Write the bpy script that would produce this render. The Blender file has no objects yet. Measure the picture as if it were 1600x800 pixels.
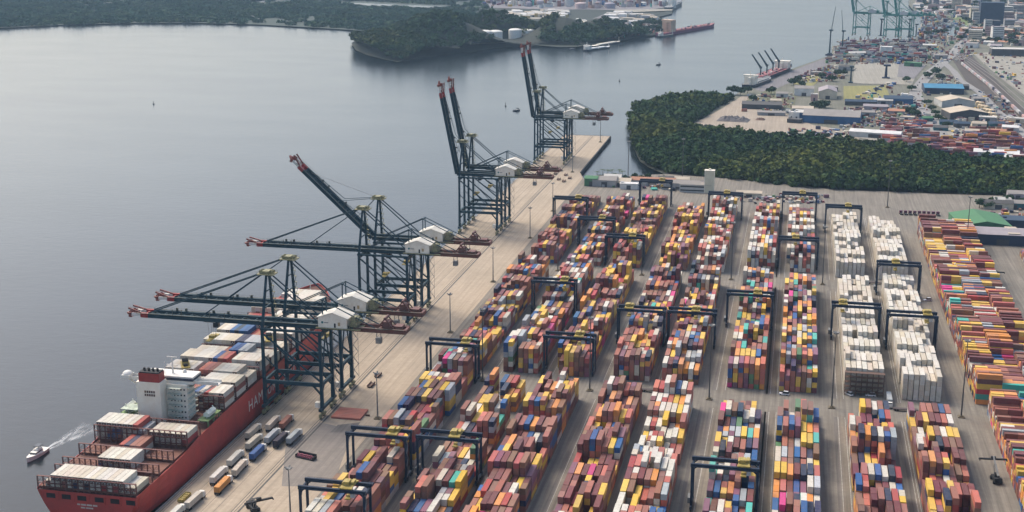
import bpy, math, random
import numpy as np
from mathutils import Vector, Matrix
random.seed(7)
rng = np.random.default_rng(11)
S = bpy.context.scene
COL = S.collection
PI = math.pi

# ------------------------------------------------------------------ camera frame
F, VX, VY, HC = 2100.0, 1260.0, -140.0, 245.0
_Y = np.array([VX-800, 400-VY, F]); _Y /= np.linalg.norm(_Y)
_U = np.cross(np.array([1., 0, 0]), _Y); _U /= np.linalg.norm(_U)
if _U[1] < 0: _U = -_U
_X = np.cross(_Y, _U)
if _X[0] < 0: _X = -_X

def G(px, py, z=0.0):
    """ground point (world x, y) seen at a place of the survey photograph, at height z"""
    d = np.array([px-800, 400-py, F]); t = (z-HC)/d.dot(_U)
    return float(t*d.dot(_X)), float(t*d.dot(_Y))

def PR(x, y, z):
    p = x*_X + y*_Y + (z-HC)*_U
    return 800+F*p[0]/p[2], 400-F*p[1]/p[2], p[2]

cam_d = bpy.data.cameras.new('camera'); cam = bpy.data.objects.new('camera', cam_d); COL.objects.link(cam)
cam_d.sensor_width = 36; cam_d.lens = F/1600*36; cam_d.clip_start = 1; cam_d.clip_end = 30000
R = Matrix(((_X[0], _X[1], -_X[2]), (_Y[0], _Y[1], -_Y[2]), (_U[0], _U[1], -_U[2])))
cam.matrix_world = Matrix.Translation((0, 0, HC)) @ R.to_4x4()
S.camera = cam

# ------------------------------------------------------------------ light
W = bpy.data.worlds.new('World'); S.world = W; W.use_nodes = True
nt = W.node_tree; nt.nodes.clear()
sky = nt.nodes.new('ShaderNodeTexSky'); sky.sky_type = 'NISHITA'; sky.sun_disc = False
SUN_EL, SUN_AZ = math.radians(50), math.radians(-55)
sky.sun_elevation = SUN_EL; sky.sun_rotation = SUN_AZ
sky.air_density = 1.0; sky.dust_density = 4.0; sky.ozone_density = 0.6
bg = nt.nodes.new('ShaderNodeBackground'); bg.inputs[1].default_value = 0.104
wo = nt.nodes.new('ShaderNodeOutputWorld')
nt.links.new(sky.outputs[0], bg.inputs[0]); nt.links.new(bg.outputs[0], wo.inputs[0])
sl = bpy.data.lights.new('sun', 'SUN'); sl.energy = 1.15; sl.angle = math.radians(25); sl.color = (1, .92, .80)
so = bpy.data.objects.new('sun', sl); COL.objects.link(so)
sd = Vector((math.sin(SUN_AZ)*math.cos(SUN_EL), math.cos(SUN_AZ)*math.cos(SUN_EL), math.sin(SUN_EL)))
so.rotation_euler = sd.to_track_quat('Z', 'Y').to_euler(); so.location = sd*3000
S.view_settings.view_transform = 'Standard'; S.view_settings.look = 'None'
S.view_settings.gamma = 1; S.view_settings.exposure = 1.18; S.view_settings.use_curve_mapping = False
S.render.engine = 'CYCLES'
S.cycles.max_bounces = 5; S.cycles.diffuse_bounces = 2; S.cycles.glossy_bounces = 2
S.cycles.transparent_max_bounces = 8; S.cycles.volume_bounces = 0
S.cycles.use_denoising = True

# ------------------------------------------------------------------ materials
def srgb(r, g, b):
    f = lambda c: c/12.92 if c <= .04045 else ((c+.055)/1.055)**2.4
    return (f(r/255), f(g/255), f(b/255))

_M = {}
def mk(name, col, rough=.6, var=.18, scale=.25, metal=0., dirt=None, dirt_amt=.35, spec=.4):
    """plain paint / metal / concrete with two octaves of real wear"""
    if name in _M: return _M[name]
    m = bpy.data.materials.new(name); m.use_nodes = True; _M[name] = m
    n = m.node_tree; b = n.nodes['Principled BSDF']
    b.inputs['Roughness'].default_value = rough; b.inputs['Metallic'].default_value = metal
    b.inputs['Specular IOR Level'].default_value = spec
    geo = n.nodes.new('ShaderNodeNewGeometry')
    a = n.nodes.new('ShaderNodeTexNoise'); a.inputs['Scale'].default_value = scale; a.inputs['Detail'].default_value = 5
    a.inputs['Roughness'].default_value = .65
    n.links.new(geo.outputs['Position'], a.inputs['Vector'])
    mr = n.nodes.new('ShaderNodeMapRange'); mr.inputs[1].default_value = .35; mr.inputs[2].default_value = .68
    n.links.new(a.outputs[0], mr.inputs[0])
    mx = n.nodes.new('ShaderNodeMix'); mx.data_type = 'RGBA'
    d = dirt if dirt else tuple(c*(1-var) for c in col)
    d2 = tuple(col[i]*(1-dirt_amt)+d[i]*dirt_amt for i in range(3)) if dirt else d
    mx.inputs[6].default_value = (*[min(1, c*(1+var*.5)) for c in col], 1); mx.inputs[7].default_value = (*d2, 1)
    n.links.new(mr.outputs[0], mx.inputs[0]); n.links.new(mx.outputs[2], b.inputs['Base Color'])
    return m

NAVY = mk('crane_navy_paint', (.010, .042, .060), .6, .3, .4, dirt=(.03, .035, .04), spec=.2)
RTGN = mk('gantry_navy_paint', (.012, .026, .050), .6, .3, .4, dirt=(.03, .03, .035), spec=.2)
TEALC = mk('teal_crane_paint', (.045, .23, .19), .55, .2, .1)
CRED = mk('crane_red_paint', (.33, .03, .028), .5, .25, .5)
CBRN = mk('crane_rust_red', (.12, .04, .032), .6, .4, .5, dirt=(.1, .07, .05))
CWHT = mk('white_paint', (.70, .68, .62), .55, .12, .5, dirt=(.42, .36, .28), dirt_amt=.3)
CREAM = mk('cream_paint', (.76, .715, .605), .55, .15, .3, dirt=(.5, .38, .24), dirt_amt=.35)
WALKM = mk('walkway_grey_green', (.075,.08,.06), .7, .4, .8)
OLIVE = mk('olive_machinery', (.24, .23, .12), .7, .5, 1.2, dirt=(.1, .09, .06), dirt_amt=.8)
YELM = mk('yellow_machinery', (.36, .27, .06), .6, .4, 1.0, dirt=(.15, .12, .06), dirt_amt=.6)
DARK = mk('dark_rubber', (.018, .018, .02), .8, .3, 1)
STEEL = mk('grey_steel', (.20, .20, .19), .5, .3, .6)
LGREY = mk('pale_grey_paint', (.50, .51, .50), .6, .2, .4)
GLASS = mk('dark_glazing', (.02, .025, .03), .15, .1, .5)
MBROWN = mk('rust_brown_steel', (.14, .075, .05), .75, .5, .8, dirt=(.06, .05, .045), dirt_amt=.8)
ASPH = mk('asphalt', (.17, .16, .15), .85, .3, .05)

# ------------------------------------------------------------------ mesh helpers
class MB:
    def __init__(s): s.v = []; s.f = []; s.m = []; s.cur = 0
    def mat(s, i): s.cur = i; return s
    def poly(s, pts, faces):
        o = len(s.v); s.v += [tuple(p) for p in pts]
        for f in faces: s.f.append([o+i for i in f]); s.m.append(s.cur)
        return s
    def box(s, x0, x1, y0, y1, z0, z1):
        return s.poly([(x0,y0,z0),(x1,y0,z0),(x1,y1,z0),(x0,y1,z0),(x0,y0,z1),(x1,y0,z1),(x1,y1,z1),(x0,y1,z1)],
                      [(0,3,2,1),(4,5,6,7),(0,1,5,4),(1,2,6,5),(2,3,7,6),(3,0,4,7)])
    def cbox(s, cx, cy, cz, sx, sy, sz): return s.box(cx-sx/2, cx+sx/2, cy-sy/2, cy+sy/2, cz-sz/2, cz+sz/2)
    def bar(s, p, q, w, h=None, w2=None, h2=None):
        h = h or w; w2 = w2 or w; h2 = h2 or h
        p = Vector(p); q = Vector(q); d = (q-p).normalized()
        up = Vector((0,0,1)) if abs(d.z) < .95 else Vector((1,0,0))
        a = d.cross(up).normalized(); b = a.cross(d).normalized()
        P = []
        for c, ww, hh in ((p, w, h), (q, w2, h2)):
            for i, j in ((-1,-1),(1,-1),(1,1),(-1,1)): P.append(c+a*(ww/2*i)+b*(hh/2*j))
        return s.poly(P, [(0,1,2,3)[::-1],(4,5,6,7),(0,1,5,4),(1,2,6,5),(2,3,7,6),(3,0,4,7)])
    def cyl(s, p, q, r0, r1=None, n=8):
        r1 = r0 if r1 is None else r1
        p = Vector(p); q = Vector(q); d = (q-p).normalized()
        up = Vector((0,0,1)) if abs(d.z) < .95 else Vector((1,0,0))
        a = d.cross(up).normalized(); b = a.cross(d).normalized(); P = []
        for c, r in ((p, r0), (q, r1)):
            for k in range(n):
                t = 2*PI*k/n; P.append(c+a*(r*math.cos(t))+b*(r*math.sin(t)))
        Fs = [(k, (k+1) % n, n+(k+1) % n, n+k) for k in range(n)] + [tuple(range(n))[::-1], tuple(range(n, 2*n))]
        return s.poly(P, Fs)
    def dome(s, c, r, h, n=14, k=4):
        P = []; Fs = []
        for j in range(k):
            t = PI/2*j/k
            for i in range(n): P.append((c[0]+r*math.cos(t)*math.cos(2*PI*i/n), c[1]+r*math.cos(t)*math.sin(2*PI*i/n), c[2]+h*math.sin(t)))
        P.append((c[0], c[1], c[2]+h))
        for j in range(k-1):
            for i in range(n): Fs.append((j*n+i, j*n+(i+1) % n, (j+1)*n+(i+1) % n, (j+1)*n+i))
        for i in range(n): Fs.append(((k-1)*n+i, (k-1)*n+(i+1) % n, k*n))
        return s.poly(P, Fs)
    def gable(s, x0, x1, y0, y1, z0, ze, zr, axis='x'):
        """body with a ridge along axis"""
        if axis == 'x':
            m = (y0+y1)/2
            P = [(x0,y0,z0),(x1,y0,z0),(x1,y1,z0),(x0,y1,z0),(x0,y0,ze),(x1,y0,ze),(x1,y1,ze),(x0,y1,ze),(x0,m,zr),(x1,m,zr)]
            return s.poly(P, [(0,3,2,1),(0,1,5,4),(2,3,7,6),(1,2,6,9,5),(3,0,4,8,7),(4,5,9,8),(6,7,8,9)])
        m = (x0+x1)/2
        P = [(x0,y0,z0),(x1,y0,z0),(x1,y1,z0),(x0,y1,z0),(x0,y0,ze),(x1,y0,ze),(x1,y1,ze),(x0,y1,ze),(m,y0,zr),(m,y1,zr)]
        return s.poly(P, [(0,3,2,1),(1,2,6,5),(3,0,4,7),(0,1,5,8,4),(2,3,7,9,6),(5,6,9,8),(7,4,8,9)])
    def mesh(s, name, mats):
        me = bpy.data.meshes.new(name); me.from_pydata(s.v, [], s.f)
        for m in (mats if isinstance(mats, (list, tuple)) else [mats]): me.materials.append(m)
        if any(s.m): me.polygons.foreach_set('material_index', s.m)
        me.update(); return me
    def build(s, name, mats, parent=None, loc=(0,0,0), rz=0):
        return put(name, s.mesh(name, mats), parent, loc, rz)

def put(name, me, parent=None, loc=(0,0,0), rz=0):
    o = bpy.data.objects.new(name, me); COL.objects.link(o)
    o.location = loc; o.rotation_euler = (0, 0, rz)
    if parent: o.parent = parent
    return o

def tag(o, label, cat, group=None, kind=None):
    if label: o['label'] = label
    if cat: o['category'] = cat
    if group: o['group'] = group
    if kind: o['kind'] = kind
    return o

def thing(name, label, cat, loc=(0,0,0), rz=0, group=None):
    o = bpy.data.objects.new(name, None); COL.objects.link(o); o.empty_display_size = 1
    o.location = loc; o.rotation_euler = (0, 0, rz)
    return tag(o, label, cat, group)

def dup(root, loc, rz=0, label=None, group=None):
    """a copy of a thing with copies of its parts and their sub-parts"""
    r = root.copy(); COL.objects.link(r); r.location = loc; r.rotation_euler = (0, 0, rz)
    if label: r['label'] = label
    if group: r['group'] = group
    for ch in list(root.children):
        c = ch.copy(); COL.objects.link(c); c.parent = r
        for g in list(ch.children):
            d = g.copy(); COL.objects.link(d); d.parent = c
    return r

def struct(name, me_or_mb, mats=None, loc=(0,0,0)):
    o = me_or_mb.build(name, mats, None, loc) if isinstance(me_or_mb, MB) else put(name, me_or_mb, None, loc)
    o['kind'] = 'structure'; return o

def flat(name, pts, z, mat, kind='structure'):
    """a flat sheet from a world outline"""
    import mathutils.geometry as mg
    tri = mg.tessellate_polygon([[Vector((x, y, 0)) for x, y in pts]])
    me = bpy.data.meshes.new(name); 
    fs = []
    for t in tri:
        a, b, c = [Vector((*pts[i], 0)) for i in t]
        fs.append(t if (b-a).cross(c-a).z > 0 else t[::-1])
    me.from_pydata([(x, y, z) for x, y in pts], [], fs); me.materials.append(mat); me.update()
    o = put(name, me); o['kind'] = kind; return o

def ribbon(name, pts, w, z, mat):
    P = []; Fs = []
    for i, p in enumerate(pts):
        a = Vector(pts[max(0, i-1)]); b = Vector(pts[min(len(pts)-1, i+1)]); d = (b-a).normalized()
        n = Vector((-d.y, d.x))
        P += [(p[0]+n.x*w/2, p[1]+n.y*w/2, z), (p[0]-n.x*w/2, p[1]-n.y*w/2, z)]
        if i: Fs.append((2*i-2, 2*i-1, 2*i+1, 2*i))
    me = bpy.data.meshes.new(name); me.from_pydata(P, [], Fs); me.materials.append(mat); me.update()
    o = put(name, me); o['kind'] = 'structure'; return o

def inpoly(x, y, P):
    x = np.asarray(x); y = np.asarray(y); r = np.zeros(x.shape, bool); j = len(P)-1
    for i in range(len(P)):
        xi, yi = P[i]; xj, yj = P[j]
        c = ((yi > y) != (yj > y)) & (x < (xj-xi)*(y-yi)/((yj-yi) or 1e-9)+xi)
        r ^= c; j = i
    return r

ORD = ['zeroth','first','second','third','fourth','fifth','sixth','seventh','eighth','ninth','tenth','eleventh','twelfth','thirteenth','fourteenth','fifteenth','sixteenth','seventeenth','eighteenth','nineteenth','twentieth']
NUM = ['zero','one','two','three','four','five','six','seven','eight','nine','ten','eleven','twelve','thirteen','fourteen','fifteen','sixteen','seventeen','eighteen']
# ------------------------------------------------------------------ water, ground
def water_mat():
    m = bpy.data.materials.new('estuary_water'); m.use_nodes = True; n = m.node_tree; b = n.nodes['Principled BSDF']
    b.inputs['Base Color'].default_value = (.006, .011, .014, 1); b.inputs['Roughness'].default_value = .16; b.inputs['IOR'].default_value = 1.31
    geo = n.nodes.new('ShaderNodeNewGeometry')
    mp = n.nodes.new('ShaderNodeMapping'); mp.inputs['Scale'].default_value = (.5, 1, 1); mp.inputs['Rotation'].default_value = (0, 0, .35)
    n.links.new(geo.outputs['Position'], mp.inputs[0])
    a = n.nodes.new('ShaderNodeTexNoise'); a.inputs['Scale'].default_value = .16; a.inputs['Detail'].default_value = 6; a.inputs['Roughness'].default_value = .62
    c = n.nodes.new('ShaderNodeTexNoise'); c.inputs['Scale'].default_value = .012; c.inputs['Detail'].default_value = 4
    n.links.new(mp.outputs[0], a.inputs['Vector']); n.links.new(mp.outputs[0], c.inputs['Vector'])
    bp = n.nodes.new('ShaderNodeBump'); bp.inputs['Strength'].default_value = .20; bp.inputs['Distance'].default_value = 1.0
    n.links.new(a.outputs[0], bp.inputs['Height']); n.links.new(bp.outputs[0], b.inputs['Normal'])
    mr = n.nodes.new('ShaderNodeMapRange'); mr.inputs[1].default_value = .35; mr.inputs[2].default_value = .65; mr.inputs[3].default_value = .165; mr.inputs[4].default_value = .19
    n.links.new(c.outputs[0], mr.inputs[0]); n.links.new(mr.outputs[0], b.inputs['Roughness'])
    return m
WATER = water_mat()
WZ = -3.2
me = bpy.data.meshes.new('water'); me.from_pydata([(-6000,-500,WZ),(6000,-500,WZ),(6000,7000,WZ),(-6000,7000,WZ)], [], [(0,1,2,3)]); me.materials.append(WATER)
struct('water', me)

def concrete(name, col, dark, lane=False, var=(.35, .7), seams=True):
    m = bpy.data.materials.new(name); m.use_nodes = True; n = m.node_tree; b = n.nodes['Principled BSDF']
    b.inputs['Roughness'].default_value = .85; b.inputs['Specular IOR Level'].default_value = .25
    geo = n.nodes.new('ShaderNodeNewGeometry')
    def noise(sc, scale, det=5):
        mp = n.nodes.new('ShaderNodeMapping'); mp.inputs['Scale'].default_value = sc; n.links.new(geo.outputs['Position'], mp.inputs[0])
        t = n.nodes.new('ShaderNodeTexNoise'); t.inputs['Scale'].default_value = scale; t.inputs['Detail'].default_value = det; t.inputs['Roughness'].default_value = .65
        n.links.new(mp.outputs[0], t.inputs['Vector']); return t.outputs[0]
    def mix(fac, a, c, amt=1.):
        x = n.nodes.new('ShaderNodeMix'); x.data_type = 'RGBA'
        mm = n.nodes.new('ShaderNodeMapRange'); mm.inputs[1].default_value = var[0]; mm.inputs[2].default_value = var[1]; mm.inputs[4].default_value = amt
        n.links.new(fac, mm.inputs[0]); n.links.new(mm.outputs[0], x.inputs[0])
        if hasattr(a, 'node'): n.links.new(a, x.inputs[6])
        else: x.inputs[6].default_value = (*a, 1)
        x.inputs[7].default_value = (*c, 1); return x.outputs[2]
    c = mix(noise((1,1,1), .02), col, dark, .8)
    c = mix(noise((1,1,1), .35, 6), c, tuple(x*.75 for x in dark), .45)
    c = mix(noise((.55,.012,1), 1.0, 4), c, tuple(x*.55 for x in dark), .82 if lane else .5)
    if seams:
        br = n.nodes.new('ShaderNodeTexBrick'); br.offset = 0; br.inputs['Scale'].default_value = 1
        br.inputs['Brick Width'].default_value = 7; br.inputs['Row Height'].default_value = 7; br.inputs['Mortar Size'].default_value = .07
        br.inputs['Color1'].default_value = (0,0,0,1); br.inputs['Color2'].default_value = (.10,.10,.10,1); br.inputs['Mortar'].default_value = (.35,.35,.35,1)
        n.links.new(geo.outputs['Position'], br.inputs['Vector'])
        x = n.nodes.new('ShaderNodeMix'); x.data_type = 'RGBA'; n.links.new(br.outputs['Color'], x.inputs[0]); n.links.new(c, x.inputs[6]); x.inputs[7].default_value = (*[v*.55 for v in dark], 1); c = x.outputs[2]
    n.links.new(c, b.inputs['Base Color']); return m
QUAYM = concrete('quay_concrete', (.475, .385, .285), (.36, .295, .215))
YARDM = concrete('yard_concrete', (.285, .255, .21), (.19, .17, .14), lane=True)
DECKP = concrete('patch_concrete', (.27, .235, .20), (.22, .195, .17))
RUNW = concrete('runway_concrete', (.21, .19, .165), (.15, .135, .12), lane=True, seams=False)
SANDM = concrete('sandy_lot', (.40, .335, .26), (.30, .25, .19), seams=False)
MUDM = concrete('mangrove_soil', (.035, .042, .03), (.02, .026, .02), seams=False)
FARG = concrete('far_land_soil', (.21, .195, .155), (.105, .115, .08), seams=False)
GREENL = concrete('far_marsh', (.055, .075, .055), (.03, .048, .042), seams=False)
FIELD = concrete('dry_field', (.27, .25, .09), (.22, .21, .08), seams=False)
RAILY = concrete('rail_ballast', (.105, .085, .07), (.07, .06, .052), seams=False)
ROADM = concrete('far_road', (.30, .29, .275), (.25, .24, .23), seams=False)
PALE = concrete('pale_lot', (.34, .32, .27), (.28, .26, .21), seams=False)
MAUVE = concrete('mauve_lot', (.22, .205, .205), (.17, .16, .165), seams=False)

QX = -254.6                                        # quay edge
quay = [(QX, 350), (QX, 1482), (-201.5, 1482), (-200.3, 1262), (-192, 1232), (-170, 1232), (-150, 1258), (-118, 1272), (-60, 1262), (40, 1230), (160, 1230), (420, 1260), (420, 350)]
mb = MB(); N = len(quay)
mb.poly([(x, y, 0) for x, y in quay], [tuple(range(N))[::-1]])
mb.poly([(x, y, 0) for x, y in quay]+[(x, y, -6) for x, y in quay], [(i, i+N, (i+1) % N+N, (i+1) % N) for i in range(N)])
struct('terminal_ground', mb, [YARDM])
flat('quay_apron', [(QX+.9, 352), (-193.5, 352), (-193.5, 1232), (-200.6, 1262), (-202.3, 1481), (QX+.9, 1481)], .06, QUAYM)
# kerb along the water
mb = MB(); mb.box(QX, QX+.7, 352, 1482, 0, .35); mb.box(QX+.7, -201.6, 1481.3, 1482, 0, .35)
struct('quay_kerb', mb, [STEEL])
mb = MB(); mb.poly([(-201.9,1482,.5),(-200.9,1482,.5),(-199.6,1262,.5),(-200.8,1262,.5),(-201.9,1482,0),(-200.9,1482,-6),(-199.6,1262,-6),(-200.8,1262,0)], [(0,3,2,1),(0,1,5,4),(1,2,6,5),(2,3,7,6)])
struct('pier_wall', mb, [mk('dark_pier_wall', (.05,.05,.048), .8, .3, .3)])
mb = MB()
for x, w in ((-252.9,.35),(-251.6,.18),(-223.6,.35),(-222.3,.3),(-220.7,.9)): mb.box(x-w/2, x+w/2, 353, 1478, 0, .075)
for x, w in ((-246,.18),(-241,.18),(-236,.18),(-231,.18)): mb.box(x-w/2, x+w/2, 380, 1460, 0, .068)
struct('crane_rails', mb, [mk('rail_slot', (.06,.055,.05), .7, .3, .3)])
flat('apron_patch', [G(446,700), G(500,660), G(552,672), G(520,760), G(440,760)], .065, DECKP)
flat('apron_patch_dark', [G(528,664), G(563,660), G(552,676), G(515,676)], .07, RUNW)

# far land under everything beyond the creek
def Gs(L, z=0): return [G(x, y, z) for x, y in L]
mang = Gs([(985,182),(990,166),(1030,158),(1100,150),(1150,152),(1120,172),(1072,200),(1130,207),(1200,213),(1300,222),(1400,231),(1450,243),(1620,258),(1800,270)]) + [(420, 1240), (160, 1205), (60, 1180), (-20, 1195), (-75, 1225), (-112, 1262), (-140, 1310), (-152, 1340), (-166, 1410), (-185, 1520)]
flat('mangrove_ground', mang, -1.2, MUDM)
far = Gs([(1060,196),(1120,168),(1150,147),(1225,112),(1300,86),(1300,72),(1360,64),(1440,63),(1490,59),(1507,45),(1490,30),(1470,25),(1432,22),(1420,8),(1420,-18),(1900,-30),(1900,290),(1560,262),(1400,238),(1200,219)])
flat('far_shore', far, .2, FARG)
mb = MB(); mb.poly([(x, y, .2) for x, y in far[:12]]+[(x, y, -5) for x, y in far[:12]], [(i, i+12, i+13, i+1) for i in range(11)])
struct('far_shore_edge', mb, [mk('shore_stone', (.09,.085,.08), .9, .3, .1)])
flat('far_quay', Gs([(1178,140),(1232,113),(1303,86),(1303,78),(1330,72),(1300,98),(1250,122),(1200,145)]), .4, MAUVE)
flat('sandy_lot', Gs([(1075,198),(1125,172),(1160,150),(1180,152),(1168,165),(1240,182),(1270,196),(1345,208),(1340,226),(1200,217),(1130,208)]), .5, SANDM)
flat('dry_field', Gs([(1318,157),(1318,135),(1384,134),(1392,156)]), .6, FIELD)
flat('pale_lot', Gs([(1332,131),(1336,98),(1440,100),(1425,133)]), .6, PALE)
flat('mauve_lot', Gs([(1402,121),(1405,99),(1447,102),(1428,124)]), .8, MAUVE)
flat('grass_patch', Gs([(1240,132),(1262,117),(1288,119),(1270,135)]), .6, FIELD)
flat('grass_bank', Gs([(1165,158),(1200,140),(1245,150),(1240,172),(1185,160)]), .55, concrete('rough_grass', (.16,.155,.085), (.10,.11,.06), seams=False))
flat('green_bank', Gs([(1478,26),(1500,33),(1512,44),(1506,52),(1518,52),(1524,42),(1505,28)]), .7, concrete('bank_green', (.17,.21,.06), (.11,.15,.05), seams=False))
flat('rail_yard', Gs([(1483,86),(1500,80),(1517,86),(1600,170),(1700,270),(1660,268),(1600,224),(1560,182),(1510,128)]), .7, RAILY)
flat('light_lot', Gs([(1520,84),(1600,78),(1700,80),(1700,200),(1604,152),(1560,120)]), .6, PALE)
flat('yard_strip', Gs([(1200,217),(1330,214),(1450,236),(1620,262),(1620,255),(1450,228),(1330,205),(1200,208)]), .65, PALE)
ribbon('avenue', Gs([(1480,226),(1462,200),(1452,182),(1436,163),(1430,146),(1440,130),(1456,112),(1474,98),(1490,84),(1500,70),(1512,60)]), 17, .9, ROADM)
ribbon('side_road', Gs([(1474,98),(1490,112),(1500,126),(1530,145),(1560,176),(1610,218)]), 11, .95, ROADM)
ribbon('service_track', Gs([(1190,211),(1290,213),(1400,236),(1480,248),(1600,268)]), 6, 1.0, ROADM)
for dx in range(5):
    ribbon('rail_track', Gs([(1488+dx*4,84+dx*.3),(1540+dx*7,132-dx*1.5),(1600+dx*9,193-dx*3),(1680+dx*9,274-dx*3)]), 1.6, 1.0, mk('track_steel', (.17,.14,.12), .6))
flat('container_lot', Gs([(1350,206),(1420,196),(1500,190),(1600,214),(1640,236),(1640,262),(1500,243),(1400,230)]), .7, PALE)

# left marsh, island peninsula
marsh = Gs([(-60,46),(0,43),(100,38),(200,35.5),(300,35),(400,37.5),(500,43),(560,47),(640,50),(700,48),(790,40),(830,30),(800,-10)]) + [(-750,5200),(-4200,5200),(-3800,2900)]
flat('marsh', marsh, -.8, GREENL)
isle = Gs([(549,67),(556,78),(575,86),(600,92),(622,96),(660,89),(700,84),(735,81),(775,75),(810,72),(850,71),(872,73),(900,73),(930,68),(975,61),(1020,55),(1045,49),(1040,38),(1030,26),(1050,21),(1052,12),(1035,-5)]) + [(-330,4300),(-780,4300)] + Gs([(760,20),(720,36),(620,50),(570,54)])
flat('peninsula', isle, -.5, concrete('peninsula_soil', (.035,.045,.032), (.022,.03,.024), seams=False))
flat('river_arm', Gs([(518,6),(560,8),(620,11),(690,12),(700,9),(640,8),(560,4)]), -.3, WATER)
flat('river_bend', Gs([(757,5),(785,11),(793,10),(765,3)]), -.3, WATER)
flat('river_reach', Gs([(375,-3),(400,3),(420,3),(395,-4)]), -.3, WATER)
flat('tank_terrace', Gs([(728,70),(840,64),(845,56),(800,58),(728,61)]), .4, PALE)
flat('peninsula_jetty', Gs([(960,21),(1050,17),(1052,14.5),(960,16)]), 1.2, PALE)
flat('refinery_ground', Gs([(790,33),(888,27),(885,16),(790,20)]), .3, PALE)
flat('refinery_yard', Gs([(745,-6),(760,12),(860,15),(920,15),(1000,17),(1040,12),(1035,-6)]), .3, concrete('works_ground', (.26,.235,.23), (.16,.15,.16), seams=False))
flat('dock_yard', Gs([(870,62),(940,50),(1020,46),(1040,35),(1020,22),(945,22),(900,40),(870,52)]), .35, MAUVE)

# hills as terrain
HILLS = []
def hill(name, spec, x0, x1, y0, y1, step, mask):
    xs = np.arange(x0, x1+step, step); ys = np.arange(y0, y1+step, step); XX, YY = np.meshgrid(xs, ys)
    def hz(x, y):
        z = np.zeros_like(x, dtype=float)
        for cx, cy, rx, ry, h in spec: z = np.maximum(z, h*np.exp(-((x-cx)/rx)**2-((y-cy)/ry)**2))
        d = np.hypot(np.maximum(np.abs(x+566)-46, 0), np.maximum(np.abs(y-2560-(x+566)*1.05)-26, 0)) if name == 'hill' else np.full(np.shape(x), 99.)
        return z*np.clip(d/22, 0, 1)*(1+.10*np.sin(x*.05)*np.cos(y*.043)) - .6
    Z = hz(XX, YY)
    P = np.stack([XX.ravel(), YY.ravel(), Z.ravel()], 1).tolist(); nx = len(xs)
    Fs = [(j*nx+i, j*nx+i+1, (j+1)*nx+i+1, (j+1)*nx+i) for j in range(len(ys)-1) for i in range(nx-1)
          if inpoly([XX[j,i]], [YY[j,i]], mask)[0] and inpoly([XX[j+1,i+1]], [YY[j+1,i+1]], mask)[0]]
    me = bpy.data.meshes.new(name); me.from_pydata(P, [], Fs); me.materials.append(MUDM); me.update()
    struct(name, me); HILLS.append((hz, mask)); return hz
hz1 = hill('hill', [(-650,2440,95,95,52),(-600,2650,95,70,44),(-690,2560,95,95,46),(-770,2370,95,90,20),(-700,2310,95,85,30)], -900, -480, 2180, 2680, 12, isle)
hz2 = hill('hill_beyond', [(-452,2640,70,75,40),(-395,2700,60,75,34)], -580, -280, 2520, 2860, 12, isle)
# ------------------------------------------------------------------ foliage masses (nobody could count them)
def foliage_mat(name):
    m = bpy.data.materials.new(name); m.use_nodes = True; n = m.node_tree; b = n.nodes['Principled BSDF']
    b.inputs['Roughness'].default_value = .8; b.inputs['Specular IOR Level'].default_value = .05
    at = n.nodes.new('ShaderNodeAttribute'); at.attribute_name = 'leaf'
    n.links.new(at.outputs['Color'], b.inputs['Base Color']); return m
LEAF = foliage_mat('foliage')

def leaf_mesh(name, cx, cy, cz, cr, ch, per, cols, size):
    """many leaf-clump faces spread over and through crowns: centres c*, radius cr, height ch"""
    n = len(cx); T = n*per
    ci = np.repeat(np.arange(n), per)
    d = rng.normal(size=(T, 3)); d[:, 2] = np.abs(d[:, 2])*1.1 - .25; d /= np.linalg.norm(d, axis=1)[:, None]
    lump = 1+.28*np.sin(d[:, 0]*5+ci*1.7)*np.cos(d[:, 1]*5+ci*2.3)
    rad = (rng.random(T)**.35)*lump
    C = np.stack([cx[ci]+d[:, 0]*cr[ci]*rad, cy[ci]+d[:, 1]*cr[ci]*rad, cz[ci]+ch[ci]*(.45+.55*d[:, 2]*rad)], 1)
    nn = d+rng.normal(size=(T, 3))*.55; nn /= np.linalg.norm(nn, axis=1)[:, None]
    t = np.cross(nn, rng.normal(size=(T, 3))); t /= np.linalg.norm(t, axis=1)[:, None]; u = np.cross(nn, t)
    s = (size*cr[ci]*(.6+.8*rng.random(T)))[:, None]
    V = np.stack([C-t*s-u*s*.7, C+t*s-u*s*.6, C+t*s*.8+u*s, C-t*s*.9+u*s*.8], 1).reshape(-1, 3)
    me = bpy.data.meshes.new(name)
    me.vertices.add(T*4); me.vertices.foreach_set('co', V.astype(np.float32).ravel())
    me.loops.add(T*4); me.loops.foreach_set('vertex_index', np.arange(T*4, dtype=np.int32))
    me.polygons.add(T); me.polygons.foreach_set('loop_start', np.arange(0, T*4, 4, dtype=np.int32)); me.polygons.foreach_set('loop_total', np.full(T, 4, np.int32))
    me.update(calc_edges=True)
    a = me.color_attributes.new('leaf', 'FLOAT_COLOR', 'CORNER')
    col = cols[ci]*(.75+.5*rng.random(T))[:, None]
    a.data.foreach_set('color', np.repeat(np.concatenate([col, np.ones((T, 1))], 1), 4, 0).astype(np.float32).ravel())
    me.materials.append(LEAF); return me

def scatter(poly, step, jit=.45, extra=None):
    P = np.array(poly); x0, y0 = P.min(0); x1, y1 = P.max(0)
    xs, ys = np.meshgrid(np.arange(x0, x1, step), np.arange(y0, y1, step)); xs = xs.ravel(); ys = ys.ravel()
    xs = xs+rng.uniform(-jit, jit, xs.shape)*step; ys = ys+rng.uniform(-jit, jit, ys.shape)*step
    k = inpoly(xs, ys, poly)
    if extra is not None: k &= extra(xs, ys)
    return xs[k], ys[k]

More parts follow.
